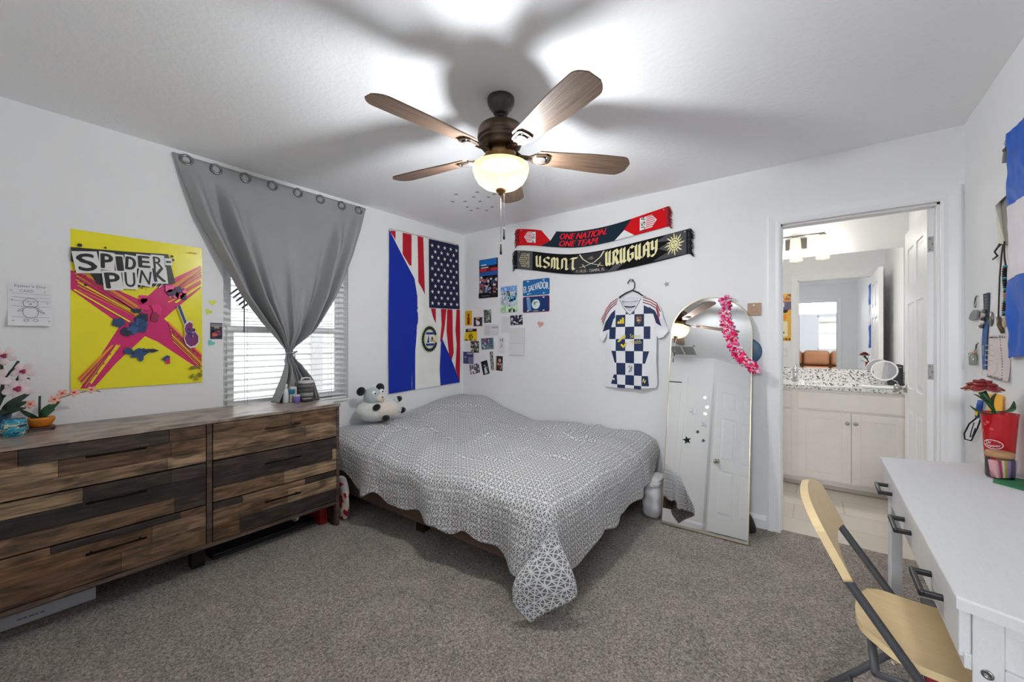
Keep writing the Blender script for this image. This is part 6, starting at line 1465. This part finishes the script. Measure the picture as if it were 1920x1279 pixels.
mb = MB(); mb.tube([(W-.012, -.640, 2.058), (W-.012, -.638, 2.038), (W-.012, -.636, 2.013)], [.005, .007, .008], hx('#8d8982'), 10); mb.build('skirt', CLOTH, ts)
wb = MB()
pts = {'a': (3.716, -.600, 1.846), 'b': (3.7455, -.630, 1.884), 'c': (3.7455, -.640, 1.664), 'd': (3.721, -.616, 1.684), 'e': (3.735, -.580, 1.872), 'f': (3.742, -.614, 1.673)}
P_ = lambda s: [pts[k] for k in s]
wb.add(P_('aefd'), [(0, 1, 2, 3)], hx('#efe5d5', 1.1)); wb.add(P_('ebcf'), [(0, 1, 2, 3)], P('#84847f')); wb.add(P_('abe'), [(0, 1, 2)], P('#9a9a94')); wb.add(P_('dfc'), [(0, 1, 2)], P('#c0b8ac'))  # the grey face paints the shaded open inside of the cream card
def cf(u, v, w): 
    A_, E_, F_, D_ = [Vector(pts[k]) for k in 'aefd']; return (A_*(1-u)+E_*u)*v+(D_*(1-u)+F_*u)*(1-v)+Vector((-w, w*.3, 0))
a = Art(); a.circ(.5, .42, .16, P('#c49a80'), 14, .10); a.blobs(.2, .1, .8, .8, c_('#d0b8a0', '#b9a898', '#c8a890'), 12, .04, .10, 3); a.emit(wb, cf, .0006)
tag(wb.build('folded_card', PAPER), 'cream card standing out from the right wall beside the flag edge', 'card')
cord = thing('cord_necklace', 'brown cord necklace with black, turquoise and bone beads hanging on the right wall', 'necklace', (W-.01, -.56, 1.30))
mb = MB(); xw = W-.012
mb.tube([(W-.008, -.605, 1.688), (W-.008, -.585, 1.64), (W-.008, -.562, 1.55), (W-.008, -.55, 1.42), (W-.008, -.546, 1.374)], .0028, hx('#4a3a30'), 6); mb.tube([(W-.008, -.612, 1.69), (W-.010, -.625, 1.62), (W-.014, -.655, 1.585)], .0028, hx('#4a3a30'), 6); mb.build('cord', CLOTH, cord)
mb = MB(); z = 1.58
for i in range(22):
    c = '#1c1a1a' if i % 5 else '#2f8f9c'
    if 12 <= i <= 14: c = '#b07848'
    mb.ell((W-.013, -.645+.008*math.sin(i*.4), z), (.0085, .014, .0062), hx(c), seg=12, rings=8); z -= .0095
mb.build('beads', GLOSSP, cord)
mb = MB(); mb.ell((W-.013, -.640, 1.348), (.007, .018, .024), hx('#b9a888'), seg=12, rings=8); mb.tube([(W-.008, -.546, 1.374), (W-.010, -.575, 1.338), (W-.008, -.595, 1.305)], [.007, .010, .006], hx('#5a4632'), 8); mb.build('pendant', GLOSSP, cord)
mb = MB(); mb.tube([(W-.010, -.605, 1.684), (W-.012, -.585, 1.684), (W-.012, -.556, 1.676), (W-.012, -.517, 1.664), (W-.012, -.535, 1.65), (W-.012, -.552, 1.64), (W-.012, -.497, 1.634)], [.005, .006, .004, .0035, .003, .0035, .004], hx('#1f1c1b'), 8)
tag(mb.build('leather_cord', LEATHER), 'short curled black leather cord hung above the necklace', 'cord')
ly = thing('lanyard', 'blue lanyard with woven white lettering and a metal clip hanging on the right wall', 'lanyard', (W-.008, -.32, 1.14))
def lmap(u, v, w):
    z = 1.494-.36*v; y = -.372+.030*v-u*(.042-.014*v); return Vector((W-.005+.002*math.sin(v*7)-w, y, z))
mb = MB(); mb.grid(6, 30, lambda u, v: lmap(2*u-1, v, 0), lambda u, v: hx('#1f2f3a') if v < .36 else P('#1d4a84')); mb.grid(6, 30, lambda u, v: lmap(1-2*u, v, -.0015), P('#1d4a84'))
for i, chh in enumerate('YOUTH CO'):
    if chh == ' ': continue
    vs, fs, gw, gh = glyphs(chh); zc = .035+.040*i
    mb.add([lmap(-(b/gh)*.9*1.0, zc+(t/gw)*.026*1.0, .001) for t, b in vs], fs, hx('#a9b4b8'))
for i in range(6): mb.box((W-.0085, -.352, 1.245-.008*i), (W-.0075, -.338, 1.25-.008*i), hx('#a9b4b8'))
mb.build('strap', CLOTH, ly)
mb = MB()
for i in range(5): mb.ell((W-.012, -.366+.008*i-.006*(i % 2), 1.41-.017*i), (.008, .022, .012), hx(('#6a6460', '#b9b2aa', '#4a4442', '#d0c8c0', '#5a5450')[i]), seg=12, rings=8)
mb.build('charm', GLOSSP, ly)
mb = MB(); mb.lathe([(.034, 0), (.034, .003), (.001, .004)], hx('#8a8a8c'), 24, M=Matrix.Translation((W-.002, -.428, 1.372)) @ Matrix.Rotation(-PI/2, 4, 'Y')); mb.build('medal', METAL, ly)
def keyring(label, y, z, kind):
    t = thing('keychain', label, 'keychain', (W-.01, y, z-.1)); mb = MB()
    N = 16; mb.tube([(W-.008, y+.014*math.cos(2*PI*i/N), z-.03+.016*math.sin(2*PI*i/N)) for i in range(N)], .0022, hx('#9a9a9c'), 6, closed=True)
    mb.tube([(W-.004, y-.016, z+.012), (W-.008, y-.012, z+.004), (W-.008, y, z-.014)], .0035, hx('#8a8a8a'), 6); mb.build('ring', METAL, t)
    mb = MB()
    if kind:
        mb.prism([(-.062, -.012), (-.045, .012), (-.01, .028), (.028, .024), (.036, 0), (.026, -.02), (-.04, -.022)], lambda u, v, w: (W-w, y-u*1.5, z-.085+v), hx('#77757a'), .004, .011); mb.build('charm', PMETAL, t)
    else:
        mb.lathe([(.012, -.10), (.014, -.095), (.015, -.055), (.009, -.045), (.006, -.04)], hx('#8d9088'), 14, (W-.017, y+.004, z)); mb.ell((W-.012, y+.022, z-.04), (.007, .024, .012), hx('#b9825a'), seg=12, rings=8); mb.ell((W-.011, y+.080, z-.045), (.006, .026, .008), hx('#9a8a80'), seg=12, rings=8); mb.build('charm', GLOSSP, t)
keyring('silver keychain with a flat grey charm hanging left of the lanyard on the right wall', -.222, 1.483, True)
keyring('brass and glass keychain hanging below the grey one on the right wall', -.236, 1.25, False)
def notice(a):
    k = hx('#55434a'); rg = random.Random(9)
    for i in range(22):
        u = -.125+.25*i/21
        a.rect(u, .084, u+rg.uniform(.004, .010), .084+rg.uniform(.004, .010), k); a.rect(u, -.094, u+rg.uniform(.004, .010), -.094+rg.uniform(.004, .012), k)
    for i in range(16):
        v = -.085+.17*i/15; a.rect(-.127, v, -.122, v+rg.uniform(.003, .009), k); a.rect(.116, v, .126, v+rg.uniform(.003, .010), k)
    for i in range(6): a.rect(-.06, .05-.022*i, .045+.02*math.sin(i), .054-.022*i, hx('#c4b0b0', 1.1))
    a.line([(-.09, -.05), (-.06, -.035), (-.07, -.07)], .002, hx('#a89a9a')); a.line([(.08, -.075), (.11, -.05), (.10, -.02)], .003, hx('#8a7a7a'))
sheet('notice_paper', 'pale pink paper with a dark patterned border pinned above the brick rose', 'paper', on_C(-.527, 1.20), .262, .196, hx('#d8cccb', 1.15), notice, curl=.008)
ws = thing('wrist_strap', 'black loop strap with blue and yellow woven end hanging behind the desk', 'strap', (W-.01, -.24, .76))
mb = MB(); xw = W-.014
mb.tube([(xw, -.335, .985), (xw, -.31, .94), (xw, -.285, .90)], [.010, .012, .008], P('#2f4a8c'), 10); mb.ell((xw-.008, -.31, .93), (.005, .012, .02), P('#c9b030'), seg=12, rings=8); mb.ell((xw-.006, -.35, .975), (.006, .018, .010), P('#2a5aa0'), seg=12, rings=8); mb.build('woven_end', CLOTH, ws)
mb = MB(); mb.tube([(xw, -.285, .90), (xw-.018, -.245, .86), (xw-.024, -.19, .80), (xw-.012, -.14, .764), (xw, -.19, .768), (xw, -.29, .85), (xw, -.345, .91), (xw, -.315, .915)], .0032, hx('#1a1a1c'), 8); mb.tube([(xw-.004, -.255, .868), (xw-.004, -.21, .818), (xw-.004, -.19, .785), (xw-.004, -.23, .80), (xw-.004, -.275, .845)], .0022, hx('#3a3a3e'), 6); mb.build('loop', CLOTH, ws)
# ================================================================ bathroom
va = thing('vanity_cabinet', 'greige bathroom vanity cabinet with shaker doors and round knobs', 'cabinet', (2.7, 1.36, 0))
VC = hx('#e2ddd7', 1.1); VX0, VX1, VF = 2.02, 3.735, 1.14
mb = MB(); mb.box((VX0, VF, .075), (VX1, 1.645, .853), VC, .002); mb.build('body', PLAST, va)
mb = MB(); mb.box((VX0, 1.20, .0), (VX1, 1.3, .075), VC); mb.box((VX0, 1.188, 0), (VX1, 1.20, .028), hx('#b9b2a8')); mb.build('toe_kick', PLAST, va)
def shaker(name, x0, x1, z0, z1, parent, st=.058):
    mb = MB(); y1, y0 = VF, VF-.02
    mb.box((x0, y0, z0), (x0+st, y1, z1), VC, .0015); mb.box((x1-st, y0, z0), (x1, y1, z1), VC, .0015); mb.box((x0+st, y0, z0), (x1-st, y1, z0+st), VC, .0015); mb.box((x0+st, y0, z1-st), (x1-st, y1, z1), VC, .0015)
    mb.box((x0+st, y1-.012, z0+st), (x1-st, y1, z1-st), VC); return mb.build(name, PLAST, parent)
def cknob(x, z, parent):
    mb = MB(); mb.lathe([(.006, 0), (.005, .012), (.013, .018), (.015, .024), (.012, .029), (.001, .031)], hx('#b5b2ac'), 18, M=Matrix.Translation((x, VF-.02, z)) @ Matrix.Rotation(PI/2, 4, 'X')); mb.build('knob', METAL, parent)
for x0, x1, kx in ((2.978, 3.335, 3.311), (3.339, 3.66, 3.364), (2.57, 2.927, None), (2.21, 2.566, None)):
    if x0 > 2.9:
        d = shaker('door', x0, x1, .093, .672, va); cknob(kx, .592, d)
    else: d = shaker('door', x0, x1, .093, .672, va); cknob(x1-.03 if x0 < 2.5 else x0+.03, .592, d)
for x0, x1 in ((2.978, 3.66), (2.21, 2.927)):
    mb = MB(); mb.box((x0, VF-.02, .688), (x1, VF, .831), VC, .002); mb.build('drawer_front', PLAST, va)
ctp = thing('countertop', 'speckled grey granite vanity countertop with backsplash and undermount basin', 'countertop', (2.9, 1.36, .853))
mb = MB(); zc0, zc1 = .856, .888; bx0, bx1, by0, by1 = 3.02, 3.46, 1.20, 1.52
for a, b in (((VX0-.01, 1.105, zc0), (bx0, 1.648, zc1)), ((bx1, 1.105, zc0), (3.742, 1.648, zc1)), ((bx0, 1.105, zc0), (bx1, by0, zc1)), ((bx0, by1, zc0), (bx1, 1.648, zc1))): mb.box(a, b, (1, 1, 1, 1))
mb.build('slab', GRANITE, ctp)
mb = MB(); mb.box((VX0-.01, 1.628, zc1), (3.742, 1.648, 1.008), (1, 1, 1, 1), .002); mb.build('backsplash', GRANITE, ctp)
mb = MB(); mb.box((3.722, 1.12, zc1), (3.742, 1.628, 1.0), (1, 1, 1, 1), .002); mb.build('side_splash', GRANITE, ctp)
mb = MB(); cxs, cys = (bx0+bx1)/2, (by0+by1)/2
def basin(u, v):
    a_ = 2*PI*u; k = (abs(math.cos(a_))**6+abs(math.sin(a_))**6)**(-1/6); r = 1 if v < .05 else 1-.75*sstep(.3, 1, v)
    return Vector((cxs+.235*k*math.cos(a_)*r, cys+.175*k*math.sin(a_)*r, zc0-.002-.13*(1-(1-v)**2.2)))
mb.grid(48, 16, basin, hx('#eeeeee')); mb.add([basin(i/48, 1) for i in range(48)], [tuple(range(48))], hx('#eeeeee')); mb.build('basin', GLOSSP, ctp)
fa_ = thing('faucet', 'low chrome faucet at the back of the granite countertop', 'faucet', (2.946, 1.50, .888))
mb = MB(); mb.lathe([(.03, 0), (.03, .006), (.022, .012), (.019, .06), (.024, .09), (.026, .115), (.018, .128), (.001, .13)], hx('#c9c9ca'), 24, (2.946, 1.50, .888)); mb.build('body', METAL, fa_)
mb = MB(); mb.tube([(2.95, 1.49, .95), (2.95, 1.44, .965), (2.95, 1.395, .955), (2.95, 1.385, .94)], [.013, .012, .011, .011], hx('#c9c9ca'), 12); mb.build('spout', METAL, fa_)
mb = MB(); mb.tube([(2.946, 1.50, 1.012), (2.946, 1.515, 1.03), (2.946, 1.54, 1.04)], [.008, .007, .006], hx('#c9c9ca'), 10); mb.build('lever', METAL, fa_)
mk = thing('makeup_mirror', 'round white tabletop mirror on a wire stand on the granite countertop', 'mirror', (3.565, 1.40, .888))
mb = MB(); N = 40; c = Vector((3.565, 1.40, 1.02)); nrm = Vector((-.25, -.93, .30)).normalized(); u_ = nrm.cross(Vector((0, 0, 1))).normalized(); v_ = u_.cross(nrm)
ring = [c+u_*(.082*math.cos(2*PI*i/N))+v_*(.082*math.sin(2*PI*i/N)) for i in range(N)]
mb.tube(ring, .006, hx('#e9e9ea'), 10, closed=True); mb.add([c+(p-c)*.98-nrm*.004 for p in ring], [tuple(range(N))[::-1]], hx('#e5e5e6')); mb.build('rim', PLAST, mk)
mb = MB(); mb.add([c+(p-c)*.96+nrm*.001 for p in ring], [tuple(range(N))], (1, 1, 1, 1)); mb.build('mirror_glass', MIRROR, mk)
mb = MB(); mb.tube([c-u_*.088+v_*0, (3.485, 1.41, .93), (3.485, 1.42, .895)], .003, hx('#d9d9da'), 6); mb.tube([c+u_*.088, (3.645, 1.39, .93), (3.645, 1.38, .895)], .003, hx('#d9d9da'), 6); mb.tube([(3.485, 1.42, .892), (3.50, 1.47, .891), (3.63, 1.45, .891), (3.645, 1.38, .892), (3.60, 1.34, .891), (3.52, 1.36, .891)], .003, hx('#d9d9da'), 6, closed=True); mb.build('stand', METAL, mk)
mb = MB(); mb.box((3.60, 1.55, .889), (3.70, 1.60, 1.065), hx('#2a2a2c'), .006); a = Art(); a.rect(-.04, .06, .04, .07, hx('#8a8a8a')); a.emit(mb, frame_map((3.65, 1.55, .98), (1, 0, 0), (0, 0, 1), (0, -1, 0)), .0005)
tag(mb.build('black_canister', PLAST), 'black rectangular container behind the round white tabletop mirror', 'container')
mb = MB(); mb.box((3.40, 1.14, .889), (3.66, 1.24, .905), hx('#f0f0f0'), .006) ; tag(mb.build('soap_tray', PLAST), 'long white tray along the front edge of the granite countertop', 'tray')
# big wall mirror
mb = MB(); mb.box((2.05, 1.638, 1.012), (3.712, 1.648, 2.088), (1, 1, 1, 1)); bmr = mb.build('wall_mirror', MIRROR); tag(bmr, 'wide frameless wall mirror above the granite backsplash', 'mirror')
# light bar
lt = thing('vanity_light', 'brushed nickel vanity light bar with frosted glass shades above the bathroom mirror', 'wall light', (2.945, 1.64, 2.18))
mb = MB(); mb.box((2.86, 1.62, 2.165), (3.035, 1.649, 2.275), hx('#8f8b84'), .004); mb.build('back_plate', METAL, lt)
mb = MB(); mb.tube([(2.63, 1.55, 2.283), (3.17, 1.55, 2.283)], .006, hx('#6f6a62'), 10); mb.tube([(2.945, 1.62, 2.24), (2.945, 1.55, 2.283)], .006, hx('#6f6a62'), 8); mb.build('bar', METAL, lt)
SG = lamp_glass('shade_glass', hx('#fff0d8'), .8, .22)
for x in (2.735, 2.945, 3.155):
    mb = MB(); mb.lathe([(.024, 2.278), (.026, 2.27), (.03, 2.262)], hx('#8a857c'), 18, (x, 1.55, 0)); h_ = mb.build('socket', METAL, lt)
    mb = MB(); mb.lathe([(.036, 2.262), (.041, 2.25), (.05, 2.10), (.054, 2.085), (.054, 2.068)], (1, 1, 1, 1), 30, (x, 1.55, 0), cap=False); mb.build('shade', SG, h_)
def orange(a):
    a.rect(-.13, .10, .10, .22, P('#5f5876')); a.rect(-.055, .14, -.04, .192, hx('#e9e4da', 1.2)); a.circ(.0, .172, .022, hx('#e9e4da', 1.2), 14); a.rect(-.02, .14, -.006, .19, hx('#e9e4da', 1.2)); a.rect(-.13, .205, .04, .225, P('#c8873a'))
    a.poly([(-.10, .10), (.06, .10), (.02, .06), (-.08, .06)], hx('#2a2420')); a.circ(-.02, -.0, .06, P('#d9821e'), 20, .055); a.rect(-.09, -.25, .0, -.05, P('#dcc8a8')); a.rect(.01, -.24, .07, -.05, P('#c05a2a')); a.circ(-.03, -.20, .028, hx('#1f1c1a'), 12, .02)
    a.blobs(-.13, .23, .13, .30, c_('#a8402a', '#c8702a', '#7a4a2a'), 14, .015, .035, 4)
    for i in range(10): a.rect(.095, -.18+.028*i, .122, -.165+.028*i, P('#b0522a'))
    for i in range(7): a.rect(-.12+.034*i, -.295, -.10+.034*i, -.272, hx('#3a2a1a'))
sheet('bath_poster', 'orange illustrated poster on the bathroom wall, reflected in the vanity mirror', 'poster', rmap((2.715, .11, 1.58), (-1, 0, 0), (0, 0, 1), (0, 1, 0), 0), .262, .62, P('#e0a040'), orange, GLOSS)
wallplate('light_switch', 'white double switch plate under the orange poster, reflected in the vanity mirror', 'switch', rmap((2.77, .11, 1.115), (-1, 0, 0), (0, 0, 1), (0, 1, 0), 0), False)

# ================================================================ living room beyond the entry
so = thing('sofa', 'tan leather sofa in the living room, reflected in the bathroom mirror', 'sofa', (3.1, -6.9, 0))
LE = hx('#8a5a36')
mb = MB(); mb.box((2.1, -7.4, .08), (4.1, -6.45, .44), LE, .05, seg=3); mb.build('base', LEATHER, so)
for i in range(3):
    mb = MB(); mb.box((2.22+.59*i, -7.25, .62), (2.79+.59*i, -6.98, 1.02), LE, .09, seg=4); mb.build('back_cushion', LEATHER, so)
    mb = MB(); mb.box((2.22+.59*i, -7.1, .42), (2.79+.59*i, -6.43, .60), LE, .07, seg=4); mb.build('seat_cushion', LEATHER, so)
for x in (2.02, 3.98):
    mb = MB(); mb.box((x, -7.4, .08), (x+.2, -6.45, .66), LE, .08, seg=4); mb.build('arm', LEATHER, so)
mb = MB(); mb.box((2.1, -7.45, .08), (4.1, -7.2, .95), LE, .08, seg=3); mb.build('back', LEATHER, so)
